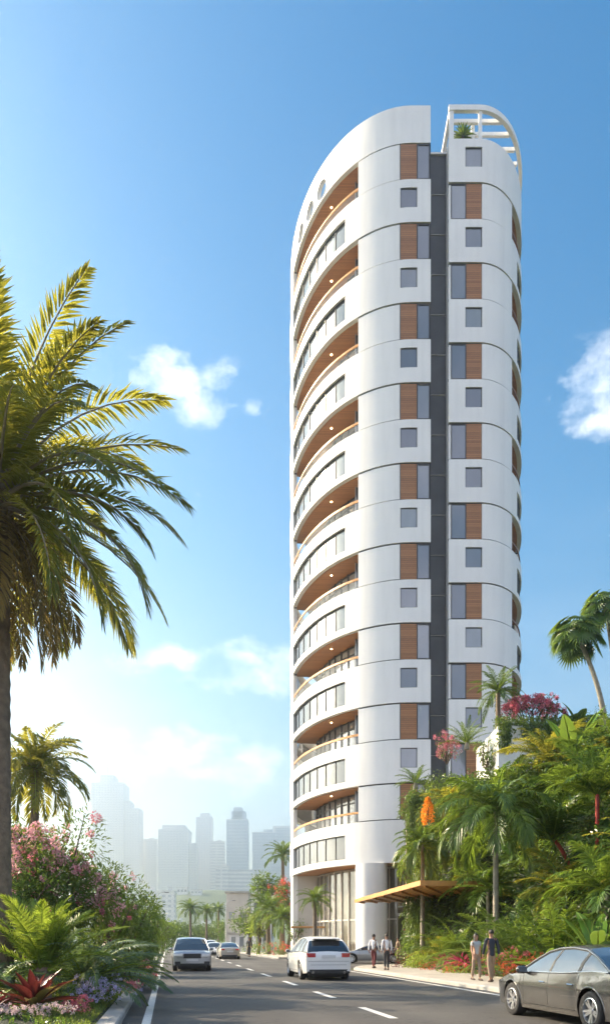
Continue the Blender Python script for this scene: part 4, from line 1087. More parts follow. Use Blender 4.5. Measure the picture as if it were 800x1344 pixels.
        def part(name, mat, cols, i0, i1, both=False, off=0.0):
            mb = MB()
            for sd in ((1, -1) if both else (1,)):
                pass
            return mb
        iF = [i for i, x in enumerate(xs) if x >= X0 - 1e-6]; iR = [i for i, x in enumerate(xs) if X1 - 1e-6 <= x <= X0 + 1e-6]; iB = [i for i, x in enumerate(xs) if x <= X1 + 1e-6]
        def grid(idx, cols, mirror):
            V = []; 
            for i in idx:
                r_ = [rows[i][c] for c in cols]
                if mirror: r_ = r_ + [(a, -b, c) for a, b, c in r_[::-1][(1 if abs(r_[-1][1]) < 1e-6 else 0):]]
                V.append(r_)
            m_ = len(V[0]); fs = [[i * m_ + j, i * m_ + j + 1, (i + 1) * m_ + j + 1, (i + 1) * m_ + j] for i in range(len(idx) - 1) for j in range(m_ - 1)]
            mb = MB(); mb.add(np.array(V).reshape(-1, 3), np.array(fs)); return mb
        g = M[P.get('glass', 'carglass')]
        o = grid(iR, [2, 3, 4, 5], True).build('roof', M[P['paint']], s.t); smooth_by(o, 50)
        if len(iF) > 1: o = grid(iF, [2, 3, 4, 5], True).build('windshield', g, s.t); smooth_by(o, 50)
        if len(iB) > 1: o = grid(iB, [2, 3, 4, 5], True).build('rear_window', g, s.t); smooth_by(o, 50)
        for sd in (1, -1):
            mb = MB(); V = [[(a, b * sd, c) for a, b, c in rows[i][:3]] for i in range(len(xs))]
            fs = [[i * 3 + j, (i + 1) * 3 + j, (i + 1) * 3 + j + 1, i * 3 + j + 1] for i in range(len(xs) - 1) for j in range(2)]
            mb.add(np.array(V).reshape(-1, 3), np.array(fs)); o = mb.build('side_window', g, s.t); smooth_by(o, 60)
            # roof rail / pillars in paint along the glass edge
            mb = MB(); mb.tube([(rows[i][2][0], rows[i][2][1] * sd, rows[i][2][2]) for i in range(0, len(xs))], .032, 6); mb.build('roof_pillar', M[P['paint']], s.t, smooth=True)
            mb = MB(); mb.tube([(rows[i][0][0], (rows[i][0][1] + .004) * sd, rows[i][0][2] + .012) for i in range(1, len(xs) - 1)], .014, 6); mb.build('window_trim', M[P.get('trim', 'chrome')], s.t, smooth=True)
            for xp, wd, slope in P['pillars']:
                mb = MB(); V = []
                for c in (0, 1, 2):
                    for dx in (-wd, wd):
                        x = xp + dx + slope * (c / 2); q = ring(x)[c]; V.append((q[0], (q[1] + .006) * sd, q[2]))
                mb.add(V, [[0, 1, 3, 2], [2, 3, 5, 4]]); mb.build('door_pillar', M[P.get('pmat', 'plastic')], s.t)
            # mirror
            xm = P['mirror']; b = ring(xm)[0]
            mb = MB(); mb.box((xm, sd * (b[1] + .13), b[2] + .06), (.13, .22, .15), 0, 0, .05); mb.tube([(xm, sd * b[1] * .98, b[2]), (xm, sd * (b[1] + .09), b[2] + .03)], .025, 6)
            o = mb.build('side_mirror', M[P['paint']], s.t); smooth_by(o, 60)
            mb = MB(); mb.box((xm - .068, sd * (b[1] + .135), b[2] + .065), (.006, .17, .11)); mb.build('mirror_glass', M['carglass_blue'], o)
            # door seams and handles
            for xd, z0, z1, sl in P['seams']:
                mb = MB(); zz = np.linspace(z0, z1, 9); V = []
                for z in zz:
                    x = xd + sl * (z - z0)
                    for dx in (-.005, .005): V.append((x + dx, sd * (s.hw_surf(x, z) + .002), z))
                mb.add(V, [[i * 2, i * 2 + 1, i * 2 + 3, i * 2 + 2] for i in range(8)]); mb.build('door_seam', M['seam'], s.t)
            mb = MB(); V = []; xx = np.linspace(s.xw[1] + s.r + .12, s.xw[0] - s.r - .12, 20)
            for x in xx:
                for z in (P['sill'] + .09, P['sill'] + .105): V.append((x, sd * (s.hw_surf(x, z) + .004), z))
            mb.add(V, [[i * 2, i * 2 + 2, i * 2 + 3, i * 2 + 1] for i in range(19)]); mb.build('sill_line', M['seam'], s.t)
            for xd in P['handles']:
                z = P['zk'] * .80; mb = MB(); mb.box((xd, sd * (s.hw_surf(xd, z) + .012), z), (.19, .03, .032), 0, 0, .012); mb.build('door_handle', M[P.get('hmat', P['paint'])], s.t)
            # wheel arch lip
            for xc in s.xw:
                mb = MB(); Ra = s.r + P.get('gap', .055); pts = []
                for a in np.linspace(.05, math.pi - .05, 18):
                    x = xc + (Ra + .008) * math.cos(a); z = s.r + (Ra + .008) * math.sin(a)
                    if z > s.zb(x): pts.append((x, sd * (s.hw(x, z) - .002), z))
                mb.tube(pts, .013 if not P.get('clad') else .03, 6); mb.build('wheel_arch', M[P['paint'] if not P.get('clad') else 'plastic'], s.t, smooth=True)
    def hw_surf(s, x, z): return s.hw(x, z)
    def face(s, name, mat, y0, y1, z0, z1, front, bulge=.02, th=.03, parent=None, wrap=0):
        """panel on the nose or tail that follows the rounded corner"""
        e = 1 if front else -1; mb = MB(); n = 10; V = []
        for i in range(n):
            y = y0 + (y1 - y0) * i / (n - 1)
            for z in (z0, z1):
                # depth at which the body is |y| wide
                x = s.L / 2
                for _ in range(60):
                    if s.hw(e * x, z) >= abs(y): break
                    x -= .02
                V.append((e * (x + bulge), y, z))
        for i in range(n): V.append((V[i * 2][0] - e * th, V[i * 2][1], V[i * 2][2])); V.append((V[i * 2 + 1][0] - e * th, V[i * 2 + 1][1], V[i * 2 + 1][2]))
        fs = [[i * 2, i * 2 + 2, i * 2 + 3, i * 2 + 1] for i in range(n - 1)]; k = 2 * n
        fs += [[i * 2, k + i * 2, k + i * 2 + 2, i * 2 + 2] for i in range(n - 1)] + [[i * 2 + 1, i * 2 + 3, k + i * 2 + 3, k + i * 2 + 1] for i in range(n - 1)] + [[0, 1, k + 1, k], [2 * n - 2, k + 2 * n - 2, k + 2 * n - 1, 2 * n - 1]]
        mb.add(V, fs); o = mb.build(name, M[mat], parent or s.t); return o
def heading(vx, vy): return math.atan2(vy, vx)
RD = heading(-.18, 1); RB = heading(.18, -1)
def sedan_front(c, grille=True):
    W = c.W / 2; z = c.top(c.L / 2)
    for sd in (-1, 1): c.face('headlight', 'head', sd * W * .52, sd * W * .90, z - .14, z - .02, True, .012)
    if grille: c.face('grille', 'plastic', -W * .38, W * .38, z - .32, z - .06, True, .014)
    c.face('bumper_intake', 'plastic', -W * .75, W * .75, .26, .36, True, .014); c.face('plate', 'plate', -.26, .26, .37, .48, True, .035)
def rear(c, zt, th=.14, inner=.45, plate_z=None, low='plastic'):
    W = c.W / 2
    for sd in (-1, 1): c.face('tail_light', 'tail', sd * W * inner, sd * W * .93, zt - th, zt, False, .014)
    pz = plate_z or zt - .3; c.face('plate', 'plate', -.27, .27, pz, pz + .12, False, .02)
    c.face('bumper_trim', low, -W * .86, W * .86, c.P['sill'] + .02, c.P['sill'] + .17, False, .02)
    c.face('bumper_seam', 'seam', -W * .88, W * .88, c.P['sill'] + .34, c.P['sill'] + .35, False, .006)
    for sd in (-1, 1):
        mb = MB(); mb.lathe([(.035, 0), (.045, .0), (.045, .12), (.035, .12)], (-c.L / 2 - .03, sd * W * .62, c.P['sill'] + .05), 12, axis='x', close=False); mb.build('exhaust', M['chrome'], c.t)
# near sedan, cut by the frame's right edge
sed = dict(L=4.75, W=1.86, ends=(.66, .80), r=.335, xf=1.42, xr=-1.42, sill=.20, zk=.93, H=1.42, paint='p_grey', glass='carglass_blue',
           top=[(-2.375, .92), (-2.2, 1.0), (-1.4, 1.0), (-.5, .95), (.6, .925), (1.0, .90), (1.6, .83), (2.15, .70), (2.375, .56)],
           roof=[(1.15, .895), (.75, 1.14), (.38, 1.33), (.0, 1.405), (-.45, 1.42), (-.95, 1.375), (-1.35, 1.25), (-1.75, 1.07), (-1.92, .99)], rx=(.36, -.98), tw=.62,
           pillars=[(-.02, .035, -.06), (-.98, .045, -.08)], mirror=.82, seams=[(.90, .30, .88, .0), (-.03, .28, .92, -.02), (-1.02, .62, .93, -.12)], handles=[.16, -.82], hmat='chrome', spokes=10)


ang = heading(-.20, 1)
loc = (4.20 + .93 * math.sin(ang) - 1.42 * math.cos(ang), 15.6 - 1.42 * math.sin(ang) - .93 * math.cos(ang), 0)
c = Car('parked_car', 'bronze grey sedan with chrome window trim, cut off at the right edge', 'car', loc, ang, sed)
sedan_front(c); rear(c, .88)
# white SUV from behind
suv = dict(L=4.85, W=1.98, r=.375, xf=1.45, xr=-1.42, sill=.26, zk=1.12, H=1.70, paint='p_white', gap=.05, ends=(.74, .84),
           top=[(-2.425, .98), (-2.36, 1.10), (-1.5, 1.12), (0, 1.09), (1.0, 1.06), (1.7, .99), (2.25, .85), (2.425, .68)],
           roof=[(1.35, 1.06), (.9, 1.34), (.45, 1.58), (.1, 1.66), (-.6, 1.70), (-1.3, 1.66), (-1.88, 1.54), (-2.20, 1.30), (-2.36, 1.11)], rx=(.42, -1.86), tw=.60,
           pillars=[(.02, .045, -.05), (-.95, .05, -.06), (-1.72, .11, .10)], pmat='plastic', mirror=.95, seams=[(1.0, .40, 1.05, 0), (.0, .38, 1.08, -.02), (-1.0, .75, 1.1, -.12)], handles=[.2, -.78], trim='plastic', spokes=5)
def put_rear(px, py, ang, L, W):     # centre of the rear bumper's ground contact
    p = at(px, py, EYE * F / (HZ - py) * -1) if 0 else Vector(((px - 400) * (EYE * F / (py - HZ)) / F, EYE * F / (py - HZ), 0))
    return (p.x + math.cos(ang) * L / 2, p.y + math.sin(ang) * L / 2, 0)
c = Car('moving_car', 'white SUV seen from behind driving in the right lane', 'car', put_rear(431, 1287, RD, 4.85, 1.98), RD, suv)
rear(c, 1.06, .16, .52, .86); c.face('hatch_seam', 'seam', -.8, .8, .74, .75, False, .006)
mb = MB(); mb.box((-1.96, 0, 1.60), (.30, 1.15, .03), 0, 0, .012, ry=.12); mb.build('roof_spoiler', M['p_white'], c.t)
sedan_front(c)
# oncoming silver SUV
s2 = dict(suv); s2.update(paint='p_silver', L=4.6, W=1.98, xf=1.38, xr=-1.36, H=1.72, ends=(.90, .90), clad=True,
          top=[(-2.3, 1.0), (-2.2, 1.12), (0, 1.10), (1.0, 1.08), (1.8, 1.03), (2.22, .96), (2.3, .86)],
          roof=[(1.25, 1.08), (.9, 1.38), (.55, 1.63), (.2, 1.70), (-.8, 1.72), (-1.8, 1.69), (-2.02, 1.62), (-2.2, 1.36), (-2.26, 1.14)], rx=(.52, -2.0), tw=.72, mirror=.85, glass='carglass_blue')
py = 1275; Y = EYE * F / (py - HZ); 
c = Car('moving_car', 'silver grey SUV driving towards the camera in the left lane', 'car', ((252.5 - 400) * Y / F - .18 * 0 + .18 * -2.3 * -1 * -1, Y + 2.3, 0), RB, s2)
W = c.W / 2
for sd in (-1, 1): c.face('headlight', 'head', sd * W * .50, sd * W * .93, .78, .90, True, .02); c.face('fog_lamp', 'plastic', sd * W * .60, sd * W * .88, .38, .50, True, .02)
c.face('grille', 'plastic', -W * .44, W * .44, .66, .90, True, .022); c.face('bumper_intake', 'plastic', -W * .85, W * .85, .30, .40, True, .024); c.face('plate', 'plate', -.30, .30, .52, .64, True, .03)
c.face('bumper_seam', 'seam', -W * .9, W * .9, .68, .695, True, .008)
rear(c, 1.0)
# far cars
s3 = dict(sed); s3.update(paint='p_champ', glass='carglass')
c = Car('moving_car', 'champagne sedan driving away beyond the silver SUV', 'car', put_rear(302, 1259.0, RD, 4.75, 1.86), RD, s3); rear(c, .90, .13, .5)
s4 = dict(suv); s4.update(paint='p_white')
Y = 84; c = Car('moving_car', 'small white car approaching, half hidden behind the silver SUV', 'car', ((281 - 400) * Y / F, Y, 0), RB, dict(s3, paint='p_white')); sedan_front(c)
Y = 104; c = Car('moving_car', 'distant white van shaped car far down the road at its vanishing point', 'car', ((276 - 400) * Y / F, Y, 0), RB, s4); sedan_front(c)
s5 = dict(sed); s5.update(paint='p_silver', glass='carglass', H=1.28, roof=[(1.2, .895), (.75, 1.10), (.38, 1.23), (.0, 1.27), (-.45, 1.28), (-.95, 1.22), (-1.45, 1.11), (-1.85, 1.0), (-1.95, .97)])
c = Car('parked_car', 'low silver coupe parked side on before the tower entrance', 'car', ((488 - 400) * .0535, 53.5, .0), heading(-1, .06), s5); sedan_front(c); rear(c, .88)
Y = 86; c = Car('parked_car', 'dark red hatchback parked among the shrubs left of the tower', 'car', ((373 - 400) * Y / F, Y + 2, .1), heading(1, .1), dict(s4, paint='p_red')) if 0 else None
# ================= PEOPLE =================
M['skin'] = simple('skin', (.42, .24, .16), .55, 0, .06, 8); M['skin2'] = simple('tan skin', (.30, .16, .10), .55, 0, .06, 8)
M['hairdark'] = simple('dark hair', (.02, .014, .01), .6, 0, .3, 30); M['hairfair'] = simple('fair hair', (.30, .18, .08), .6, 0, .3, 30)
M['shoe'] = simple('brown leather', (.06, .03, .02), .5); M['eyem'] = simple('eye', (.03, .02, .02), .2); M['lip'] = simple('lip', (.35, .10, .08), .5)
def cloth(name, col): return simple(name, col, .85, 0, .12, 6, .4, 14, bd=.015)
M['c_white'] = cloth('white shirt cloth', (.72, .72, .74)); M['c_grey'] = cloth('pale grey cloth', (.42, .45, .45)); M['c_navy'] = cloth('navy cloth', (.025, .03, .045))
M['c_maroon'] = cloth('maroon cloth', (.12, .022, .025)); M['c_khaki'] = cloth('khaki cloth', (.26, .19, .13)); M['c_dark'] = cloth('dark cloth', (.035, .035, .04)); M['c_tan'] = cloth('tan cloth', (.30, .22, .16))
def skinned(name, V, E, rad, mat, parent, sub=2, extra=None, root=0):
    me = bpy.data.meshes.new(name); me.from_pydata([tuple(v) for v in V], E, []); o = bpy.data.objects.new(name, me); COL.objects.link(o)
    mod = o.modifiers.new('s', 'SKIN'); sv = me.skin_vertices[0].data
    for i, r in enumerate(rad): sv[i].radius = (r, r) if not hasattr(r, '__len__') else r
    sv[root].use_root = True; o.modifiers.new('u', 'SUBSURF').levels = sub
    dg = bpy.context.evaluated_depsgraph_get(); me2 = bpy.data.meshes.new_from_object(o.evaluated_get(dg)); bpy.data.objects.remove(o)
    me2.name = name; me2.materials.clear(); me2.materials.append(mat); me2.polygons.foreach_set('use_smooth', np.ones(len(me2.polygons), bool))
    if extra:
        import bmesh
        for q in extra[1]: me2.materials.append(q)
        b = bmesh.new(); b.from_mesh(me2)
        tmp = bpy.data.meshes.new('t'); x = extra[0]; tv = np.concatenate(x.V); fs = [list(f) for kk in (3, 4) for a in x.F[kk] for f in a]; ms = [int(k) for kk in (3, 4) for a in x.M[kk] for k in a]
        vs = [b.verts.new(tuple(p)) for p in tv]
        for f, m_ in zip(fs, ms):
            try: fc = b.faces.new([vs[i] for i in f]); fc.material_index = m_; fc.smooth = True
            except ValueError: pass
        b.to_mesh(me2); b.free()
    o = bpy.data.objects.new(name, me2); COL.objects.link(o); o.parent = parent; return o
def person(label, loc, face, h, skin, top, bottom, hair, stride=.22, arm=.18, sleeves=True, female=False, jacket=False, group=None, shorts=False, longhair=False, phase=1, top2=None):
    t = thing('person', label, 'person', loc, face, group); s = h / 1.75      # +x is forward
    def v(x, y, z): return (x * s, y * s, z * s)
    sw = .175 if not female else .155; hwid = .085
    f, b = stride * phase, -stride * phase
    # left (+y) leg forward when phase=1
    J = dict(pel=v(0, 0, .95), wa=v(0, 0, 1.10), ch=v(.01, 0, 1.30), nk=v(0, 0, 1.47), hd0=v(.01, 0, 1.56), hd1=v(.015, 0, 1.645), hd2=v(.005, 0, 1.70))
    legs = {}
    for sd, st in ((1, f), (-1, b)):
        kx = st * .55 + (.05 if st > 0 else .04); lift = 0 if st > 0 else .05
        legs[sd] = [v(0, sd * hwid, .90), v(kx, sd * hwid * 1.0, .50 + lift * .3), v(st, sd * hwid * .95, .09 + lift), v(st + .10, sd * hwid, .04 + lift * .3)]
    arms = {}
    for sd, st in ((1, -arm * phase), (-1, arm * phase)):
        arms[sd] = [v(-.005, sd * sw, 1.42), v(st * .35 - .02, sd * (sw + .05), 1.14), v(st + .04, sd * (sw + .045), .90), v(st + .07, sd * (sw + .04), .83)]
    V = [J[k] for k in ('pel', 'wa', 'ch', 'nk', 'hd0', 'hd1', 'hd2')]; rad = [(.125, .10), (.115, .09), (.14, .10), .052, .07, .088, .062]; E = [(i, i + 1) for i in range(6)]
    for sd in (1, -1):
        k = len(V); V += legs[sd]; rad += [.08, .052, .036, .03]; E += [(0, k), (k, k + 1), (k + 1, k + 2), (k + 2, k + 3)]
        k = len(V); V += arms[sd]; rad += [.05, .038, .027, .03]; E += [(2, k), (k, k + 1), (k + 1, k + 2), (k + 2, k + 3)]
    rad = [tuple(q * s for q in (r if hasattr(r, '__len__') else (r, r))) for r in rad]
    ex = MB(); hc = np.array(v(.015, 0, 1.635))
    def ball(c, r, m, sc=(1, 1, 1)):
        pr = [(r * math.sin(a), -r * math.cos(a)) for a in np.linspace(.05, math.pi - .05, 7)]; q = MB(); q.lathe(pr, (0, 0, 0), 10, m, close=False)
        P = np.concatenate(q.V) * np.array(sc) + c; ex.add(P, np.concatenate(q.F[4]), m)
    for sd in (1, -1):
        ball(hc + np.array([.078, sd * .032, .012]) * s, .012 * s, 1); ball(hc + np.array([-.005, sd * .083, .0]) * s, .025 * s, 0, (.7, .4, 1.1))
        hnd = np.array(arms[sd][3]); fw = np.array(arms[sd][3]) - np.array(arms[sd][2]); fw /= np.linalg.norm(fw)
        for q in range(4):
            o_ = np.array([(.026 - q * .017), 0, 0]) * s; L = (.072, .08, .075, .058)[q] * s; p0 = hnd + o_; p1 = p0 + fw * L * .55; p2 = p1 + (fw * .75 + np.array([.35, -sd * .3, 0])) * L * .5
            ex.tube([p0, p1, p2], [.0095 * s, .0085 * s, .006 * s], 5, 0)
        p0 = hnd + np.array([.028, -sd * .01, .025]) * s; ex.tube([p0, p0 + np.array([.025, -sd * .01, -.03]) * s, p0 + np.array([.03, -sd * .012, -.06]) * s], [.011 * s, .01 * s, .007 * s], 5, 0)
    ball(hc + np.array([.092, 0, -.012]) * s, .016 * s, 0, (1, .8, 1.3)); ball(hc + np.array([.080, 0, -.048]) * s, .012 * s, 2, (.6, 2, .5))
    skinned('body', V, E, rad, M[skin], t, 2, (ex, [M['eyem'], M['lip']]))
    # shirt or jacket
    L0 = .84 if jacket else .93
    V = [v(0, 0, L0), v(0, 0, 1.10), v(.008, 0, 1.30), v(0, 0, 1.43), v(0, 0, 1.475)]; rad = [(.155, .115), (.14, .108) if not female else (.122, .10), (.165, .125), (.10, .08), (.062, .062)]; E = [(i, i + 1) for i in range(4)]
    for sd in (1, -1):
        k = len(V); a = arms[sd]; V += a[:2]; rad += [.068, .054]; E += [(3, k), (k, k + 1)]
        if sleeves: V += [tuple(np.array(a[1]) * .1 + np.array(a[2]) * .9)]; rad += [.040]; E += [(k + 1, k + 2)]
        else: V[-1] = tuple(np.array(a[0]) * .45 + np.array(a[1]) * .55)
    rad = [tuple(q * s for q in (r if hasattr(r, '__len__') else (r, r))) for r in rad]
    skinned('jacket' if jacket else 'shirt', V, E, rad, M[top], t, 2)
    # trousers
    V = [v(0, 0, 1.0), v(0, 0, .90)]; rad = [(.135, .105), (.14, .11)]; E = [(0, 1)]
    for sd in (1, -1):
        k = len(V); l = legs[sd]; V += [l[0], l[1]]; rad += [.092, .070]; E += [(1, k), (k, k + 1)]
        e_ = .5 if shorts else .96; V += [tuple(np.array(l[1]) * (1 - e_) + np.array(l[2]) * e_)]; rad += [.055]; E += [(k + 1, k + 2)]
    rad = [tuple(q * s for q in (r if hasattr(r, '__len__') else (r, r))) for r in rad]
    skinned('trousers', V, E, rad, M[bottom], t, 2)
    for sd in (1, -1):
        l = legs[sd]; a = np.array(l[2]); mb = MB(); z = max(0, l[3][2] - .04 * s)
        mb.tube([(a[0] - .06 * s, a[1], z + .045 * s), (a[0] - .04 * s, a[1], z + .055 * s), (a[0] + .05 * s, a[1], z + .05 * s), (a[0] + .16 * s, a[1], z + .032 * s), (a[0] + .20 * s, a[1], z + .028 * s)], [.030 * s, .05 * s, .045 * s, .034 * s, .018 * s], 10); mb.build('shoe', M['shoe'], t, smooth=True)
    mb = MB(); n = 14; V = []
    for i in range(9):
        th = math.pi * .60 * i / 8
        for j in range(n):
            a = 2 * math.pi * j / n; r = .104 * s * (1 + .05 * math.sin(5 * a)); front = math.cos(a); tt = th * (1 - .42 * max(0, front))
            zext = (.16 if longhair and front < .3 and i > 6 else 0) * (i - 6)
            V.append((hc[0] - .012 * s + r * math.sin(tt) * front, r * .86 * math.sin(tt) * math.sin(a), hc[2] + .008 * s + r * 1.02 * math.cos(tt) - zext * s))
    mb.add(V, np.array([[i * n + j, (i + 1) * n + j, (i + 1) * n + (j + 1) % n, i * n + (j + 1) % n] for i in range(8) for j in range(n)])); mb.build('hair', M[hair], t, smooth=True)
    return t
def gp(px, py, z=.135): Y = (EYE - z) * F / (py - HZ); return ((px - 400) * Y / F, Y, z)
person('woman in a pale sleeveless top and khaki trousers walking beside the red shrubs', gp(624, 1287), R(-70), 1.66, 'skin', 'c_grey', 'c_tan', 'hairdark', .13, .10, False, True, longhair=True)
person('man in a dark jacket and tan trousers walking away from the camera', gp(644, 1289.5), R(98), 1.78, 'skin2', 'c_navy', 'c_khaki', 'hairdark', .15, .12, True, jacket=True, phase=-1)
person('man in a white shirt and maroon trousers on the pavement corner behind the white SUV', gp(490, 1271), R(60), 1.76, 'skin2', 'c_white', 'c_maroon', 'hairdark', .12, .16, True)
person('man in a white shirt and black trousers standing right of the maroon trousers', gp(507, 1273.5), R(100), 1.76, 'skin2', 'c_white', 'c_dark', 'hairdark', .05, .05, True, phase=-1)
person('distant person in a khaki top by the entrance door', gp(522, 1264, .1), R(200), 1.7, 'skin2', 'c_khaki', 'c_khaki', 'hairdark', .1, .1, True)
person('distant person in dark clothes on the far pavement beside the shrubs', gp(327, 1256, .13), R(260), 1.75, 'skin2', 'c_dark', 'c_dark', 'hairdark', .1, .1, True)
# ================= PLANTING =================
def L_(px, Y, dz=0):
    x = (px - 400) * Y / F; return (x, Y, hL(x, Y) + dz)
def R_(px, Y, dz=0):
    x = (px - 400) * Y / F; return (x, Y, hR(x, Y) + dz)
def zof(py, Y): return EYE + (HZ - py) * Y / F
def Hh(loc, py): return zof(py, loc[1]) - loc[2]
# --- left side ---
rng = np.random.default_rng(11)
l = L_(-4, 16); h = Hh(l, 656)
t = thing('date_palm', 'tall foreground palm with a huge drooping crown and thick trunk at the left edge', 'palm', l)
mk_trunk(t, h, .285, .25, M['trunk'], n=18)
mb = MB()
for i in range(66):
    az = i * 2.39996 + rng.normal(0, .12); f = (i + .5) / 66; e0 = 80 - 96 * f ** 1.0 + rng.normal(0, 4); dd = 48 + 32 * min(1, f * 1.3) + rng.normal(0, 7)
    frond(mb, (.12 * math.cos(az), .12 * math.sin(az), h + .25 - .45 * f), az, e0, max(e0 - dd, -86), rng.uniform(3.9, 4.45) * (1 - .06 * f), 66, .78, .060, 50, 20, .30, 1.25, rng.normal(0, .3), 0, 1, .045, .12)
mb.build('crown', [M['palm'], M['trunkgrey']], t)
mb = MB()
for i in range(22):
    az = i * 2.39996 + .9; frond(mb, (.1 * math.cos(az), .1 * math.sin(az), h - .25), az, rng.uniform(-55, -15), -87, rng.uniform(2.5, 3.3), 48, .55, .045, 48, 15, .25, .8, rng.normal(0, .4), 0, 1, .035)
mb.build('old_fronds', [M['palm_dry'], M['trunk']], t)
mb = MB()
for i in range(60):
    az = i * 2.39996; z = h - .75 + .9 * (i / 60); mb.tube([(.22 * math.cos(az), .22 * math.sin(az), z), (.34 * math.cos(az), .34 * math.sin(az), z + .28)], [.07, .035], 5)
mb.build('boot_stubs', M['trunk'], t)
l = L_(46, 31); feather_palm('date_palm', 'smaller sunlit palm rising behind the pink oleander', l, Hh(l, 1008), 2.6, 50, .6, mat='palm', r=.2, trunk='trunk', n=34, w=.075, e_lo=-35, dd=80, seed=3)
shrub('oleander', 'tall pink oleander filling the gap under the smaller palm', 'flowering shrub', L_(28, 27), (1.9, 1.4, 2.2), 14, 420, .24, .06, 'leaf', [('pink', 40, .16, 50, .085, .6)], seed=4, h0=3.0)
shrub('oleander', 'large oleander covered in pink flower heads beside the palm trunk', 'flowering shrub', L_(72, 21), (2.0, 1.8, 2.4), 22, 620, .22, .05, 'leaf', [('pink', 130, .15, 60, .075, .6), ('rose', 45, .12, 50, .06, .2)], seed=5, h0=2.8)
shrub('oleander', 'deep green oleander with sparse pink clusters, right of the larger pink one', 'flowering shrub', L_(142, 24), (1.45, 1.4, 1.9), 15, 620, .22, .05, 'leaf', [('pink', 14, .13, 55, .06, .3), ('rose', 10, .11, 50, .05, .1)], seed=6, h0=1.8)
shrub('oleander', 'dense oleander behind the tall palm trunk at the left edge', 'flowering shrub', L_(0, 19), (1.5, 1.2, 1.9), 12, 560, .20, .05, 'leafdark', [('rose', 12, .12, 50, .06, .2), ('pink', 14, .12, 50, .06, .6)], seed=61, h0=1.9)
shrub('leafy_shrub', 'yellow green drooping shrub right of the oleanders near the kerb', 'shrub', L_(180, 33), (1.15, 1.6, 2.0), 12, 420, .34, .07, 'leaf', None, seed=7, up=-.1, droop=.6, h0=1.5)
shrub('leafy_shrub', 'dark rounded shrub below the sparse pink oleander', 'shrub', L_(150, 22), (1.0, 1.0, .9), 8, 260, .18, .05, 'leafdark', None, seed=8)
tree('small_tree', 'small bushy tree at the far end of the left planting bed', L_(196, 45), 3.9, (1.3, 1.8, 1.5), 14, 160, .22, .09, 'leaf', seed=9, r=.1)
tree('small_tree', 'rounded dark tree behind the drooping yellow green shrub', L_(165, 39), 4.6, (1.7, 1.8, 1.8), 14, 150, .25, .1, 'leafdark', seed=10, r=.1)
l = L_(55, 15.2); feather_palm('cycad', 'upright lime green cycad between the tall trunk and the blue green fronds', (l[0], l[1], l[2] + .25), .45, 1.8, 28, .34, mat='fernlime', r=.16, trunk='trunk', n=52, w=.034, e_hi=88, e_lo=42, dd=50, droop=.12, vee=14, fwd=58, seed=12)
l = L_(112, 16.6); feather_palm('cycad', 'wide blue green cycad with long arching fronds over the lavender', (l[0], l[1], l[2] + .1), .35, 2.1, 38, .32, mat='blue', r=.16, trunk='trunk', n=58, w=.03, e_hi=66, e_lo=5, dd=68, droop=.2, vee=10, fwd=60, seed=13)
l = L_(-6, 15); feather_palm('cycad', 'blue green cycad cut off by the left edge of the frame', (l[0], l[1], l[2] + .1), .2, 1.3, 22, .26, mat='blue', r=.14, trunk='trunk', n=40, w=.026, e_hi=60, e_lo=5, dd=65, droop=.2, vee=10, fwd=60, seed=14)
l = L_(165, 23); feather_palm('cycad', 'spreading dark cycad leaning to the kerb behind the lavender bush', (l[0], l[1], l[2] + .1), .3, 1.5, 26, .28, mat='blue', r=.14, trunk='trunk', n=44, w=.028, e_hi=55, e_lo=0, dd=60, droop=.2, vee=10, fwd=60, seed=15)
l = L_(45, 13.4); rosette('bromeliad', 'big red strap leaved bromeliad in the left foreground', 'plant', (l[0], l[1], l[2] + .05), 26, .95, .19, 'redleaf', e=(84, 20), dd=20, seed=16, tipm='rust2')
l = L_(-8, 12.8); rosette('bromeliad', 'dark red bromeliad at the left edge beside the big red one', 'plant', l, 18, .6, .15, 'redleaf', e=(80, 10), dd=25, seed=17, tipm='leaflime')
l = L_(98, 14.0); rosette('bromeliad', 'low red bromeliad between the big red one and the lavender', 'plant', l, 18, .36, .08, 'redleaf', e=(70, 8), dd=25, seed=18, tipm='leaflime')
shrub('lavender_bush', 'mound of pale violet flowers beside the grass strip', 'flowering plant', L_(128, 15.6), (.62, .6, .42), 9, 420, .12, .03, 'leafdark', [('lav', 90, .055, 34, .028, .5)], seed=19, stems=False, h0=.32)
shrub('lavender_bush', 'smaller violet mound behind the first one under the arching fronds', 'flowering plant', L_(158, 18.5), (.5, .5, .36), 8, 400, .12, .03, 'leafdark', [('lav', 50, .055, 34, .028, .5), ('rose', 16, .05, 30, .026, .3)], seed=20, stems=False, h0=.3)
shrub('flower_mound', 'rosy pink flower mound right of the big red bromeliad', 'flowering plant', L_(100, 13.5), (.34, .3, .20), 7, 420, .09, .03, 'leafdark', [('rose', 50, .045, 34, .024, .7)], seed=21, stems=False, h0=.15)
shrub('flower_mound', 'pale pink flower mound in front of the big red bromeliad', 'flowering plant', L_(68, 12.7), (.48, .3, .13), 8, 420, .09, .03, 'leafdark', [('palepink', 50, .04, 34, .022, .8)], seed=22, stems=False, h0=.12)
shrub('flower_mound', 'white and pink flower mound in the lower left corner', 'flowering plant', L_(15, 12.5), (.35, .3, .16), 7, 420, .09, .03, 'leafdark', [('palepink', 50, .04, 34, .022, .8)], seed=23, stems=False, h0=.12)
shrub('red_flower_bush', 'bright red flower mound close to the left kerb', 'flowering plant', L_(184, 25), (.58, .8, .42), 8, 300, .1, .035, 'leafdark', [('red', 80, .07, 32, .036, .6)], seed=24, stems=False, h0=.35)
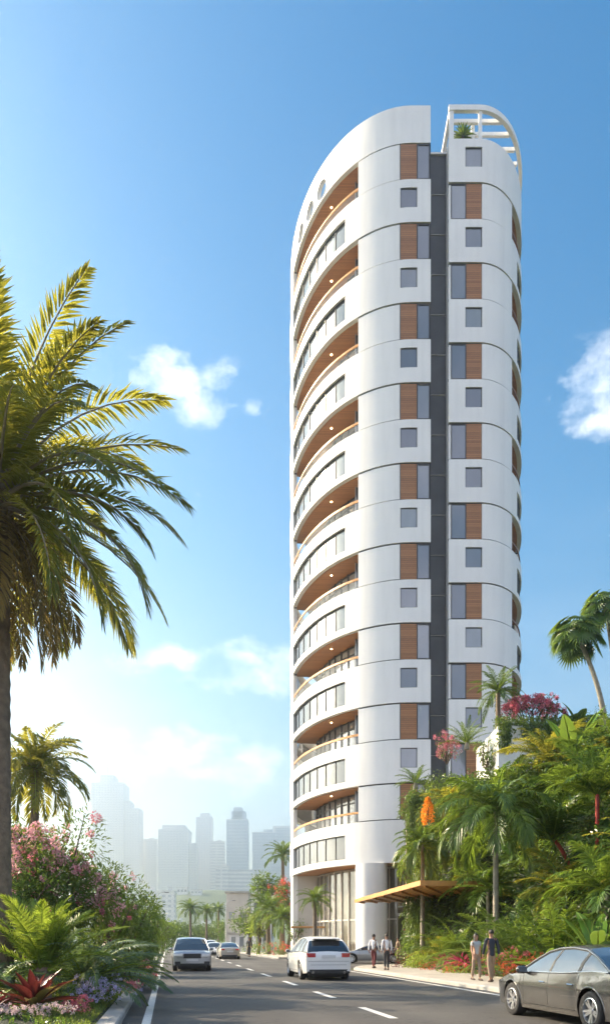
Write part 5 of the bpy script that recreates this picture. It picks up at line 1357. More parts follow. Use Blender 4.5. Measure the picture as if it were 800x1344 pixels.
shrub('flower_mound', 'dusky mauve mound between the lavender and the red flowers', 'flowering plant', L_(170, 20.5), (.42, .6, .36), 8, 300, .1, .035, 'leafdark', [('rose', 30, .06, 30, .03, .4)], seed=25, stems=False, h0=.3)
shrub('leafy_shrub', 'low clipped green shrub at the kerb beyond the red flowers', 'shrub', L_(199, 36), (.7, 1.6, .6), 8, 260, .12, .05, 'leaf', seed=26, stems=False)
shrub('leafy_shrub', 'low dark shrub on the kerb side far down the left bed', 'shrub', L_(207, 52), (.9, 3, .9), 8, 160, .16, .06, 'leafdark', seed=27, stems=False)
# grass and low cover on the left bed
def scatter(name, fn, n, xr, yr, hfun, ll, lw, mat, label, up=1.2, droop=.3, simple_=True, cond=None):
    x = rng.uniform(*xr, n * 1); y = rng.uniform(*yr, n)
    P = np.array([(a, b, hfun(a, b)) for a, b in zip(x, y) if (cond is None or cond(a, b))])
    m_ = len(P); D = nrm(rng.normal(0, .5, (m_, 3)) + np.array([0, 0, up])); U = nrm(rng.normal(0, 1, (m_, 3)) * np.array([1, 1, .2]) + .01)
    mb = MB(); blades(mb, P, D, U, ll * rng.uniform(.5, 1.3, m_), lw, droop, 0, .1, simple_)
    return tag(mb.build(name, M[mat]), label, None, None, 'stuff')
rng = np.random.default_rng(30)
scatter('grass', None, 60000, (-7.5, -3.0), (11.5, 30), hL, .11, .012, 'grass', 'short grass strip along the left kerb', cond=lambda a, b: 0.0 < road_x(KL - .38, b) - a < 1.1 + .3 * math.sin(b * 2))
scatter('ground_cover', None, 26000, (-13, -3.4), (11.5, 50), hL, .24, .05, 'leafdark', 'dark leafy ground cover filling the left planting bed', .9, .5, cond=lambda a, b: road_x(KL - .38, b) - a > .55 + .3 * math.sin(b * 2))
rng = np.random.default_rng(31)
mb = MB(); bl = []
for i in range(90):
    Y = rng.uniform(14, 55); x = road_x(KL - .34, Y) - rng.uniform(1.2, 9); r = rng.uniform(.4, .9); bl.append((np.array([x, Y, hL(x, Y) + r * .4]), np.array([r, r, r * .8])))
foliage(mb, bl, 260, .17, .05, 0, .4); tag(mb.build('undergrowth', M['leaf']), 'tangled green undergrowth below the oleanders', None, None, 'stuff')

# --- right embankment ---
rng = np.random.default_rng(40)
def slope_pts(n, ymin=16, ymax=58, dmax=12, dmin=1.7):
    out = []
    while len(out) < n:
        y = rng.uniform(ymin, ymax); x = gx(y) + rng.uniform(.3, dmax); d = sdg(x, y)
        if d > dmin and abs((x) / y) < .46: out.append((x, y, hR(x, y), d))
    return out
for nm, mat, cnt, ll, lw, r0, r1, lab, up, dr in (('undergrowth', 'leafdark', 300, .34, .12, .6, 1.2, 'dark leafy undergrowth covering the right embankment', .2, .4),
                                 ('undergrowth', 'leaf', 120, .46, .11, .45, 1.0, 'mid green undergrowth on the right embankment', .3, .5),
                                 ('undergrowth', 'vine', 70, .26, .10, .4, .8, 'light green trailing vines between the palms of the embankment', -.6, .7)):
    mb = MB(); bl = []
    for x, y, z, d in slope_pts(cnt):
        r = rng.uniform(r0, r1) * min(1, .45 + d * .25); bl.append((np.array([x, y, z + r * .45]), np.array([r, r, r * .9])))
    foliage(mb, bl, 150, ll, lw, 0, dr, True, up, .45); tag(mb.build(nm, M[mat]), lab, None, None, 'stuff')
mb = MB()
for x, y, z, d in slope_pts(60, 20, 56, 12, 3.0):
    L = rng.uniform(1.0, 1.9)
    for i in range(8): frond(mb, (x, y, z + .25), i * .8 + rng.uniform(0, .5), rng.uniform(35, 80), rng.uniform(-40, 0), L, 16, .38, .085, 55, 10, .25, 1.2, 0, 0, 0, .012)
tag(mb.build('ferns', M['palm']), 'ferns scattered over the right embankment', None, None, 'stuff')
scatter('grass', None, 30000, (3.5, 12), (22, 46), lambda a, b: hR(a, b), .10, .014, 'grass', 'narrow grass verge behind the right pavement', cond=lambda a, b: 0.0 < sdg(a, b) < .75)
# left green wall edge beside the entrance
mb = MB(); bl = []
for i in range(90):
    y = rng.uniform(44, 58); xl = 5.4 + (y - 43) * (1.6) / 12 if y < 55 else 7.0 + (y - 55) * .8
    z = rng.uniform(.3, 13.0) if y > 47 else rng.uniform(.3, 6); 
    xx = xl + .4 + rng.uniform(0, .8) + z * .12; r = rng.uniform(.5, .95); bl.append((np.array([xx, y, min(z, hR(xx + 2.2, y) + .8)]), np.array([r, r, r])))
foliage(mb, bl, 190, .26, .08, 0, .6, True, -.3, .4); tag(mb.build('hanging_greenery', M['vine']), 'curtain of climbing plants on the embankment edge beside the tower entrance', None, None, 'stuff')
# podium wall with planter
pz = thing('retaining_wall', 'white rendered planter wall at the top of the embankment under the hanging vines', 'wall', (0, 0, 0))
Yw = 47.5; x0, x1 = (653 - 400) * Yw / F, (800 - 400) * Yw / F; z1 = zof(952, Yw); z0 = zof(1040, Yw)
mb = MB(); mb.box(((x0 + x1) / 2 + 2, Yw + 3, (z0 + z1) / 2 - 1), (x1 - x0 + 4, 6, z1 - z0 + 2), 0, 0, .03); mb.build('wall', M['white'], pz)
x2 = (612 - 400) * 51 / F
mb = MB(); mb.box(((x0 + x1) / 2 + 2, Yw + 3, z1 + .02), (x1 - x0 + 3.4, 5.4, .1)); mb.build('soil', M['soil'], pz)
def vines(name, label, x0, x1, y, ztop, drop, mat='vine', n=55, den=60, thick=.3):
    mb = MB(); bl = []
    for i in range(n):
        x = rng.uniform(x0, x1); dl = drop * rng.uniform(.3, 1.0); yy = y + rng.uniform(-thick, .15)
        k = int(dl * den); zz = ztop - rng.random(k) * dl + .2; P = np.stack([x + rng.normal(0, .13, k), yy + rng.normal(0, .08, k), zz], 1)
        D = nrm(rng.normal(0, .5, (k, 3)) + np.array([0, -.5, -.8])); U = nrm(rng.normal(0, .4, (k, 3)) + np.array([0, -1, .4])); blades(mb, P, D, U, .19 * rng.uniform(.6, 1.3, k), .085, .3, 0, .2, True)
    m_ = int((x1 - x0) * 300); P = np.stack([rng.uniform(x0, x1, m_), y + rng.uniform(-.2, .8, m_), ztop + rng.uniform(-.1, .5, m_)], 1); D = nrm(rng.normal(0, .6, (m_, 3)) + np.array([0, -.2, .7])); blades(mb, P, D, nrm(rng.normal(0, 1, (m_, 3))), .24, .08, .3, 0, .2, True)
    return tag(mb.build(name, M[mat]), label, None, None, 'stuff')
vines('hanging_vines', 'green vines hanging over the white planter wall', x0 - .2, x1 + 2, Yw - .05, z1, 1.9)
for k, (px, Y, zb, rd, mt, lab) in enumerate(((640, 48.8, 12.4, (.9, 1.0, 1.4), 'vine', 'bushy light green shrub left of the white planter wall'), (612, 50.0, 10.6, (1.2, .9, 1.6), 'leafdark', 'dark shrub below the rosy bush at the planter end'),
        (592, 51.5, 8.2, (1.3, 1.0, 2.0), 'vine', 'shrub hanging over the upper left flank of the embankment'), (560, 52.5, 7.6, (1.2, 1.0, 2.3), 'leaf', 'shrub below the tufted palm beside the left tower wing'), (580, 50.5, 5.6, (1.2, 1.1, 1.8), 'leafdark', 'dark shrub right of the orange spike'))):
    shrub('leafy_shrub', lab, 'shrub', ((px - 400) * Y / F, Y, zb), rd, 10, 150, .26, .10, mt, seed=500 + k, up=-.3 if mt == 'vine' else .3, droop=.5)
TP = z1 + .05
pw = thing('retaining_wall', 'stone retaining wall overgrown with climbers beside the left tower wing', 'wall')
mb = MB(); mb.box((9.7, 54.6, 5.6), (4.6, 3.0, 11.6), 0, 0, .05); mb.build('wall', M['stone'], pw)
vines('hanging_vines', 'dense climbers covering the overgrown stone retaining wall', 7.2, 12.0, 53.0, 11.5, 6.5, n=110, thick=.5)
for k, (px, Y, zb, rd, mt, lab) in enumerate(((538, 53.4, 9.6, (.9, .8, 1.5), 'leaf', 'bushy shrub at the upper left corner of the overgrown stone wall'), (566, 53.0, 10.8, (1.2, .9, 1.4), 'vine', 'light green shrub on the middle of the overgrown stone wall'), (590, 52.6, 11.2, (1.2, .9, 1.3), 'leafdark', 'dark shrub on the right end of the overgrown stone wall'),
        (536, 52.4, 5.2, (.9, .8, 1.7), 'vine', 'shrub climbing the left edge of the overgrown stone wall'), (553, 51.4, 7.0, (1.0, .8, 1.6), 'leafdark', 'dark climber below the orange spike'))):
    shrub('leafy_shrub', lab, 'shrub', ((px - 400) * Y / F, Y, zb), rd, 10, 230, .24, .10, mt, seed=520 + k, up=-.2 if mt == 'vine' else .3, droop=.5)
def top(px, Y, dz=0): return ((px - 400) * Y / F, Y, TP + dz)
l = top(653, 48.6, -.3); feather_palm('date_palm', 'small date palm on the planter top in front of the right tower wing', l, Hh(l, 906), 2.1, 30, .36, mat='palm2', r=.17, trunk='trunk', n=34, w=.045, e_lo=-25, dd=70, seed=41)
rng = np.random.default_rng(42)
t = thing('frangipani_tree', 'spreading tree of dark pink blossom with bare forked stems on the planter', 'tree', top(698, 48.6))
bl = [(np.array([dx, rng.uniform(-.5, .5), zz]), np.array([.62, .6, .42])) for dx, zz in ((-1.5, 1.15), (-1.0, 1.55), (-.4, 1.75), (.2, 1.8), (.8, 1.65), (1.3, 1.35), (1.6, 1.0), (-.6, 1.25), (.5, 1.25), (0, 1.4), (-1.1, 1.1), (1.0, 1.05))]
mb = MB(); branches(mb, (0, 0, -.1), bl, .07); mb.build('trunk', M['bark'], t)
mb = MB(); foliage(mb, bl, 300, .2, .07, 0, .3); mb.build('crown', M['leafdark'], t)
mb = MB(); flowers(mb, bl, 260, .14, 34, .10, 0, .7); mb.build('blossom', M['rose'], t)
fan_palm('fan_palm', 'tall fan palm leaning left, foremost of the pair on the planter', top(792, 47.2), Hh(top(792, 47.2), 832), 22, 1.15, 1.0, (-1.7, 0), seed=43, tr=.16)
fan_palm('fan_palm', 'taller fan palm at the right edge, behind the leaning one', top(812, 50), Hh(top(812, 50), 800), 24, 1.2, 1.1, (-.9, 0), seed=44, tr=.16)
broadleaf('broadleaf_plant', 'dark broad leaved plant on the planter between blossom tree and fan palms', top(757, 48.4), 13, 1.5, .55, e=(80, 10), dd=50, stalk=.5, mat='leafdark', seed=45)
shrub('leafy_shrub', 'dark shrub on the planter below the fan palm trunks', 'shrub', top(790, 48.5), (1.2, .8, .8), 8, 220, .2, .07, 'leafdark', seed=46)
l = ((586 - 400) * 50.5 / F, 50.5, zof(1000, 50.5)); shrub('bougainvillea', 'rounded bush of rosy blossom at the left end of the planter', 'flowering shrub', l, (.95, .9, 1.05), 10, 240, .14, .05, 'leaf', [('rose', 90, .12, 36, .055, .3), ('pink', 30, .11, 34, .05, .3)], seed=47, h0=.9)
l = ((612 - 400) * 50 / F, 50, zof(978, 50)); feather_palm('palm', 'low spiky palm between the rosy bush and the small date palm', l, .2, 2.0, 18, .32, mat='palm2', n=26, w=.045, e_hi=80, e_lo=15, dd=45, seed=48)
l = ((545 - 400) * 53.6 / F, 53.6, zof(1030, 53.6)); feather_palm('palm', 'tufted palm on top of the climbing greenery next to the left tower wing', l, .2, 1.7, 20, .3, mat='palm2', n=24, w=.045, e_hi=80, e_lo=0, dd=60, seed=49)
# orange bloom spike
l = ((561 - 400) * 46 / F, 46, zof(1092, 46)); t = thing('flower_spike', 'upright orange flower spike above the slender palm', 'flower', l)
mb = MB(); rng = np.random.default_rng(50); n_ = 700; u = rng.random(n_); a = rng.uniform(0, 6.28, n_); rr = .34 * np.sin(np.pi * np.clip(u * .85 + .12, 0, 1)) * rng.uniform(.6, 1, n_); P = np.stack([rr * np.cos(a), rr * np.sin(a), u * 2.1], 1); D = nrm(P * np.array([1, 1, 0]) + rng.normal(0, .15, (n_, 3)) + np.array([0, 0, .1])); blades(mb, P, D, nrm(rng.normal(0, 1, (n_, 3))), .16, .10, .2, 0, .2, True); mb.build('petals', M['orange'], t)
mb = MB(); mb.tube([(0, 0, -3.0), (0, 0, 2.0)], .035, 6); mb.build('stalk', M['bark'], t)
# palms in front of the slope
l = R_(553, 43.6); l = (5.9 * 1.0 + .75, 43.2, max(.2, hR(6.65, 43.2))); feather_palm('palm', 'slender palm with a pale straight trunk in front of the canopy', l, Hh(l, 1108), 2.2, 26, .60, mat='palm2', r=.13, trunk='trunkgrey', n=28, w=.085, e_lo=-40, dd=75, seed=51)
l = R_(650, 33); feather_palm('palm', 'large arching palm in the middle of the embankment with a dark crown', l, Hh(l, 1065), 3.3, 32, .85, mat='palm2', r=.14, n=32, w=.095, e_lo=-25, dd=85, seed=52, droop=.5, cs='leaf')
l = R_(783, 31); feather_palm('palm', 'tall palm with a red stem near the right edge', l, Hh(l, 1040), 2.9, 26, .75, mat='palm2', r=.10, trunk='redstem', n=30, w=.09, e_lo=15, dd=60, seed=53, droop=.3, trunkname='red_stem')
l = R_(748, 33); feather_palm('palm', 'palm with a leaning red stem left of the tall red stemmed one', l, Hh(l, 1100), 2.8, 24, .72, mat='palm2', r=.10, trunk='redstem', lean=(-.75, 0), n=30, w=.09, e_lo=10, dd=55, seed=54, trunkname='red_stem')
l = R_(765, 37); feather_palm('palm', 'thin red stemmed palm behind the other two, with a high tuft', l, Hh(l, 1060), 2.6, 22, .7, mat='palm2', r=.09, trunk='redstem', n=30, w=.09, e_lo=15, dd=60, seed=55, trunkname='red_stem')
l = R_(800, 40); feather_palm('palm', 'feather palm high on the slope at the right edge', l, Hh(l, 1000), 3.4, 26, .8, mat='palm2', r=.12, n=30, w=.10, e_lo=5, dd=60, seed=56)
l = R_(720, 44); feather_palm('palm', 'feather palm growing right under the white planter wall', l, 1.2, 3.4, 24, .8, mat='palm', r=.12, n=30, w=.10, e_lo=10, dd=60, seed=57)
l = R_(672, 30.5); feather_palm('palm', 'stemless palm with long arching fronds behind the dark jacketed man', l, .2, 3.6, 18, .62, mat='palm2', n=40, w=.07, e_hi=84, e_lo=30, dd=60, seed=58)
l = R_(728, 28); feather_palm('palm', 'stemless palm with wide fronds beyond the grey sedan', l, .3, 3.4, 18, .62, mat='palm2', n=40, w=.07, e_hi=84, e_lo=25, dd=60, seed=59)
l = R_(600, 38); feather_palm('palm', 'bushy palm of pale fronds under the canopy end', l, .4, 3.0, 22, .6, mat='palm2', n=32, w=.07, e_hi=84, e_lo=10, dd=60, seed=60)
l = R_(575, 42); feather_palm('palm', 'low dark palm in the shade below the canopy', l, .3, 2.0, 16, .45, mat='palm', n=30, w=.05, e_hi=80, e_lo=10, dd=55, seed=62)
rng = np.random.default_rng(77)
for k, (px, Y, py, L, lab, mt) in enumerate(((690, 40, 1112, 2.8, 'palm with drooping crown in mid slope between the arching palm and the red stems', 'palm2'), (612, 43, 1135, 2.5, 'short palm tucked behind the canopy end', 'palm2'), (742, 31, 1195, 2.6, 'low wide palm at the foot of the red stems', 'palm'),
                               (796, 27, 1165, 2.4, 'palm fronds at the right edge above the sedan roof', 'palm2'), (596, 48, 1062, 2.5, 'palm high on the left part of the slope near the orange spike', 'palm'), (668, 44, 1045, 2.6, 'small palm just below the left end of the white planter wall', 'palm2'), (770, 44, 1040, 3.2, 'palm with dark fronds in front of the right part of the planter wall', 'palm'), (640, 36, 1165, 2.3, 'young palm standing behind the trunk of the large arching palm', 'palm2'))):
    l = R_(px, Y); feather_palm('palm', lab, l, max(.3, Hh(l, py)), L, 22, .68, mat=mt, r=.11, n=28, w=.095, e_hi=82, e_lo=-5, dd=68, seed=400 + k)
# paddle leaved plants
broadleaf('banana_plant', 'tall banana plant with upright leaves right of the white planter wall', R_(752, 42, .3), 9, 2.6, .75, e=(86, 50), dd=45, stalk=1.2, seed=70)
broadleaf('banana_plant', 'banana plant with one large curved leaf behind the grey sedan roof', R_(784, 24.5), 9, 1.6, .46, e=(85, 35), dd=60, stalk=.9, seed=71)
broadleaf('banana_plant', 'low broad leaved plant with shiny leaves left of the grey sedan', R_(722, 26.8), 10, 1.35, .42, e=(75, 20), dd=55, stalk=.5, seed=72)
broadleaf('banana_plant', 'low broad leaved plant lying open right beside the walking man', R_(683, 28.9), 9, 1.4, .5, e=(60, 5), dd=40, stalk=.4, seed=73)
broadleaf('banana_plant', 'banana leaves standing between the palms at mid slope', R_(690, 38, .2), 9, 2.0, .6, e=(86, 40), dd=50, stalk=1.0, seed=74)
broadleaf('banana_plant', 'upright banana leaves behind the large arching palm', R_(620, 44, .2), 9, 2.0, .6, e=(86, 50), dd=45, stalk=1.0, seed=75)
broadleaf('broadleaf_plant', 'dark glossy plant under the canopy behind the woman', R_(618, 34), 12, 1.3, .4, e=(80, 15), dd=55, stalk=.4, mat='leafdark', seed=76)
# low border along the pavement
rosette('bromeliad', 'large yellow green strap leaved plant at the left end of the border', 'plant', R_(556, 42.0), 30, 1.6, .2, 'leaflime', e=(82, 8), dd=50, seed=80)
rosette('bromeliad', 'yellow green strap leaved plant right of the largest one', 'plant', R_(575, 40.5), 26, 1.4, .17, 'leaf', e=(82, 8), dd=50, seed=81, tipm='leaflime')
rosette('cordyline', 'magenta strap leaved cordyline left of the woman', 'plant', R_(604, 35.6), 44, 1.15, .11, 'magenta', e=(84, 5), dd=30, seed=82, tipm='rose')
rosette('cordyline', 'purple red cordyline behind the magenta one', 'plant', R_(586, 38.4), 40, 1.1, .10, 'magenta', e=(84, 5), dd=30, seed=83)
rosette('cordyline', 'small magenta cordyline right behind the woman', 'plant', R_(630, 33.6), 36, 1.05, .10, 'magenta', e=(84, 5), dd=30, seed=84, tipm='redleaf')
def EY(px): return min(10.81 / ((px - 400) / F + .115), 12.5 / ((px - 400) / F + .18))
def low(px, Y, label, rad, mat, fl, seed, ll=.12, lw=.06, cat='plant', name='border_plant'):
    Y = EY(px) + .6 if Y < 50 else Y; return shrub(name, label, cat, R_(px, Y), tuple(q * 1.4 for q in rad), 9, 300, ll, lw, mat, fl, seed=seed, stems=False, h0=rad[2] * 1.0)
low(565, 35.5, 'rust orange leaved mound in the pavement border', (.62, .5, .42), 'rust', None, 90)
low(544, 38.5, 'pale lime leaved mound at the border corner', (.7, .6, .5), 'leaflime', None, 91, .2, .1)
low(532, 42.0, 'dark reddish shrub at the border end by the entrance', (.55, .5, .7), 'redleaf', None, 92)
low(585, 32.6, 'light green mound in front of the purple cordyline', (.5, .45, .35), 'leaflime', None, 93, .2, .1)
low(604, 30.4, 'lime striped mound beside the woman', (.5, .4, .38), 'leaflime', None, 94, .2, .08)
low(667, 26.8, 'red leaved shrub right of the walking man', (.45, .4, .5), 'rust', ('red', 46, .06, 24, .035, .4), 95)
low(688, 25.4, 'red and green shrub just left of the sedan bonnet', (.45, .4, .42), 'rust', ('red', 30, .06, 24, .035, .4), 96)
low(706, 24.0, 'yellow green mound behind the sedan mirror', (.5, .4, .36), 'leaflime', None, 97)
low(655, 27.6, 'green mound between the two walking people and the red shrub', (.35, .35, .3), 'leaf', None, 98)
low(745, 23.4, 'pinkish shrub behind the sedan roof', (.5, .4, .5), 'leaf', ('rose', 20, .06, 24, .035, .4), 99)
low(770, 22.5, 'green mound behind the sedan rear window', (.7, .4, .5), 'leaf', None, 100)
low(625, 29.6, 'dark green mound at the feet of the woman', (.4, .35, .3), 'leafdark', None, 101)
low(540, 57.5, 'red flowered creeper beside the entrance door under the canopy', (.5, .5, 1.6), 'leaf', ('red', 60, .09, 24, .05, .4), 102, name='flower_bush')
low(596, 0, 'crimson flowered mound left of the magenta cordyline', (.5, .4, .4), 'leafdark', ('red', 60, .06, 24, .04, .5), 103)
low(640, 0, 'pink flowered mound between the two walking people', (.45, .4, .4), 'leafdark', ('rose', 60, .06, 24, .04, .5), 104)
low(678, 0, 'deep pink flowered bush right of the rust leaved shrub', (.5, .4, .5), 'leafdark', ('rose', 60, .06, 24, .04, .5), 105)
# roof plant on the right wing
l = ((607 - 400) * (D0 + .9) / F, D0 + .9, zR1 - .9); l = (l[0], l[1], l[2] + .75); rosette('yucca', 'spiky yucca on the roof terrace under the white pergola', 'plant', (l[0], l[1], l[2] + 1.2), 70, 1.15, .12, 'palm2', e=(88, -30), dd=20, seed=110, tipm='leaflime')
mb = MB(); mb.tube([(0, 0, -2.0), (0, 0, .1)], .09, 8); y_ = [o for o in COL.objects if o.name == 'yucca'][0]; mb.build('stem', M['trunk'], y_)
# --- between the tower and the road end ---
def F_(px, Y, z=.1): return ((px - 400) * Y / F, Y, z)
l = F_(413, 56.6); feather_palm('date_palm', 'young date palm in front of the lobby glass', l, Hh(l, 1180), 1.7, 26, .34, mat='palm2', r=.16, trunk='trunk', n=30, w=.045, e_lo=-20, dd=75, seed=120)
l = F_(352, 84); feather_palm('date_palm', 'full date palm left of the tower behind the far pavement', l, Hh(l, 1192), 3.2, 34, .6, mat='palm2', r=.25, trunk='trunk', n=34, w=.08, e_lo=-25, dd=80, seed=121)
l = F_(369, 80); feather_palm('date_palm', 'shorter date palm close to the left wall of the tower', l, Hh(l, 1204), 2.6, 30, .5, mat='palm2', r=.22, trunk='trunk', n=30, w=.07, e_lo=-25, dd=80, seed=122)
l = F_(250, 165); feather_palm('date_palm', 'tall lone palm above the trees at the road end', l, Hh(l, 1192), 3.6, 32, .75, mat='palm2', r=.3, trunk='trunk', n=26, w=.12, e_lo=-25, dd=75, seed=123)
l = F_(271, 175); feather_palm('date_palm', 'second far palm right of the lone one', l, Hh(l, 1196), 3.2, 28, .7, mat='palm2', r=.3, trunk='trunk', n=24, w=.12, e_lo=-25, dd=75, seed=124)
l = F_(287, 185); feather_palm('date_palm', 'third far palm next to the grey block', l, Hh(l, 1194), 3.2, 28, .7, mat='palm2', r=.3, trunk='trunk', n=24, w=.12, e_lo=-25, dd=75, seed=125)
l = F_(371, 98); feather_palm('date_palm', 'high palm rising beside the tower above the red blossom tree', l, Hh(l, 1122), 3.0, 26, .6, mat='palm2', r=.25, trunk='trunk', n=30, w=.1, e_lo=-10, dd=70, seed=126)
tree('broadleaf_tree', 'tall light green tree beside the tower left wall', F_(352, 106), 11.4, (2.6, 2.6, 3.6), 18, 60, .5, .25, 'leaf', seed=127)
tree('blossom_tree', 'tree with red blossom right against the tower left edge', F_(376, 90), 8.8, (2.2, 2.2, 2.0), 14, 70, .4, .2, 'leaf', ('red', 60, .28, 26, .14), seed=128)
tree('broadleaf_tree', 'round green tree in front of the beige block', F_(325, 92), 6.0, (2.2, 2.2, 2.2), 16, 80, .36, .18, 'leaf', seed=129)
tree('broadleaf_tree', 'bright green tree over the far pavement left of the date palms', F_(338, 86), 5.2, (1.8, 1.8, 1.8), 14, 90, .34, .16, 'leaflime', seed=130)
tree('broadleaf_tree', 'low green tree behind the white SUV beside the lobby', F_(385, 74), 3.6, (1.5, 1.5, 1.3), 12, 110, .26, .12, 'leaf', seed=131)
shrub('leafy_shrub', 'green hedge shrub on the far pavement below the date palms', 'shrub', F_(350, 74), (2.2, 1.2, .9), 12, 110, .22, .09, 'leaf', ('red', 14, .12, 24, .07, .4), seed=132, stems=False)
shrub('leafy_shrub', 'yellow green shrub on the far pavement near the distant walker', 'shrub', F_(336, 80), (1.4, 1.2, .8), 10, 110, .22, .09, 'leaflime', seed=133, stems=False)
shrub('leafy_shrub', 'shrub with red blossom between the date palms and the lobby', 'shrub', F_(376, 72), (1.6, 1.0, .8), 10, 110, .2, .08, 'leaf', ('red', 30, .12, 24, .07, .4), seed=134, stems=False)
i = 0
for px, Y, h, cr, mat, lab in ((222, 150, 6.0, (3.0, 3, 2.6), 'leafdark', 'dark round tree at the far left end of the road'), (240, 185, 6.6, (4, 4, 3.0), 'leaf', 'wide tree behind the road end, below the lone palm'), (262, 200, 6.8, (4.5, 4, 3.2), 'leafdark', 'broad dark tree closing the road behind the silver SUV'),
                               (286, 190, 7.2, (4, 4, 3.4), 'leaf', 'broad tree left of the grey block'), (213, 110, 5.0, (2.4, 2.6, 2.2), 'leaf', 'tree at the left kerb in the distance'), (300, 168, 6.0, (3, 3, 2.6), 'leaf', 'tree in front of the grey block at the road end'), (205, 75, 4.6, (2.0, 2.4, 2.0), 'leaf', 'tree beyond the small bushy tree of the left bed'), (180, 60, 5.5, (2.4, 2.4, 2.4), 'leafdark', 'tree behind the oleanders in the distance')):
    tree('broadleaf_tree', lab, F_(px, Y, 0), h, cr, 16, 45 if Y > 100 else 90, .6 if Y > 100 else .3, .32 if Y > 100 else .14, mat, seed=140 + i, group='trees along the far road'); i += 1
for k, (px, Y, r) in enumerate(((215, 135, 1.6), (228, 160, 2.2), (250, 190, 2.4), (300, 150, 1.8), (312, 130, 1.4))):
    shrub('leafy_shrub', ['low shrub at the far left kerb', 'shrub below the dark round tree', 'shrub under the lone palm', 'shrub below the grey block', 'shrub before the beige block corner'][k], 'shrub', F_(px, Y, 0), (r * 1.6, r, r), 9, 45, .5, .25, 'leafdark', seed=160 + k, stems=False)

# ================= FAR BUILDINGS =================
def facademat(name, wall, glass, sx, sz, fx=.55, fz=.5):
    """rows of windows in a wall: only for blocks far off, where each window is under a pixel"""
    m, nt, b, out = nodes(name); tc = nt.nodes.new('ShaderNodeTexCoord'); sp = nt.nodes.new('ShaderNodeSeparateXYZ'); nt.links.new(tc.outputs['Object'], sp.inputs[0])
    def M_(op, a, c=0.0):
        n = nt.nodes.new('ShaderNodeMath'); n.operation = op
        for i, v in enumerate((a, c)):
            if hasattr(v, 'links'): nt.links.new(v, n.inputs[i])
            else: n.inputs[i].default_value = v
        return n.outputs[0]
    xy = M_('ADD', sp.outputs[0], sp.outputs[1]); gx_ = M_('LESS_THAN', M_('FRACT', M_('DIVIDE', xy, sx)), fx); gz_ = M_('LESS_THAN', M_('FRACT', M_('DIVIDE', sp.outputs[2], sz)), fz)
    nt.links.new(mixc(nt, M_('MULTIPLY', gx_, gz_), wall, glass), b.inputs['Base Color']); b.inputs['Roughness'].default_value = .5
    return m
M['fac_a'] = facademat('pale tower facade', (.80, .78, .75), (.50, .52, .54), 7, 6); M['fac_b'] = facademat('blue glass facade', (.55, .60, .64), (.36, .42, .48), 6, 8, .8, .7)  # wall and window tones lightened, putting extra distance haze into the colour
M['fac_c'] = facademat('banded facade', (.78, .76, .74), (.46, .48, .50), 60, 7, .95, .5)
def tower_far(label, px0, px1, ptop, Y, mat, steps=(), base=0, depth=None, mast=0):
    x0, x1 = (px0 - 400) * Y / F, (px1 - 400) * Y / F; z = zof(ptop, Y); w_ = x1 - x0; dp = depth or w_ * .8
    t = thing('skyscraper', label, 'building', ((x0 + x1) / 2, Y, base))
    mb = MB(); mb.box((0, dp / 2, (z - base) / 2), (w_, dp, z - base)); mb.build('facade', M[mat], t)
    for sx0, sx1, st in steps:
        a, b = (sx0 - 400) * Y / F - t.location.x, (sx1 - 400) * Y / F - t.location.x; zt_ = zof(st, Y) - base; d2 = dp * .7
        low_ = sx0 < px0 - .1 or sx1 > px1 + .1
        z0_ = 0 if low_ else z - base
        mb = MB(); mb.box(((a + b) / 2, dp / 2, (z0_ + zt_) / 2), (b - a, d2, zt_ - z0_)); mb.build('wing' if low_ else 'roof_tier', M[mat], t)
    mb = MB(); mb.box((w_ * .12, dp * .5, z - base + 2), (w_ * .3, dp * .3, 4)); mb.build('plant_room', M['fac_c'], t)
    mb = MB(); mb.box((0, dp / 2, z - base - 1.2), (w_ + 1.5, dp + 1.5, 1.6)); mb.build('cornice', M['white'], t)
    if mast: mb = MB(); mb.tube([(w_ * -.1, dp / 2, z - base), (w_ * -.1, dp / 2, zof(mast, Y) - base)], 1.0, 6); mb.build('mast', M['metal'], t)
    return t
YS = 1900
tower_far('tallest stepped skyscraper at the left of the skyline with a thin mast', 120, 162, 1027, YS, 'fac_a', ((130, 148, 1016), (162, 170, 1050), (170, 182, 1060)), mast=998)
tower_far('low wide slab between the stepped skyscraper and the pale block', 184, 206, 1101, YS + 60, 'fac_a')
tower_far('pale squarish block with a raised roof tier in mid skyline', 208, 247, 1088, YS - 120, 'fac_a', ((212, 242, 1082), (247, 257, 1106)))
tower_far('slim pale tower right of the squarish block', 257, 278, 1072, YS + 100, 'fac_a', ((262, 275, 1067),))
tower_far('lower block between the slim tower and the blue one', 276, 294, 1104, YS, 'fac_c')
tower_far('dark blue glass tower with a stepped top', 297, 325, 1075, YS - 60, 'fac_b', ((303, 322, 1064), (306, 318, 1059)), mast=1055)
tower_far('stepped block at the right end of the skyline', 331, 362, 1092, YS + 80, 'fac_b', ((345, 358, 1088), (362, 382, 1086)))
tower_far('tall block in the haze behind the tower left edge', 358, 396, 1084, YS + 200, 'fac_a')
tower_far('low terraced block of balconies on the hill', 283, 300, 1136, 1350, 'fac_c', ((300, 352, 1141),))
tower_far('pale tower behind the far left trees', 188, 206, 1168, 1050, 'fac_a')
tower_far('white slab rising behind the lone far palm', 212, 229, 1168, 900, 'fac_a')
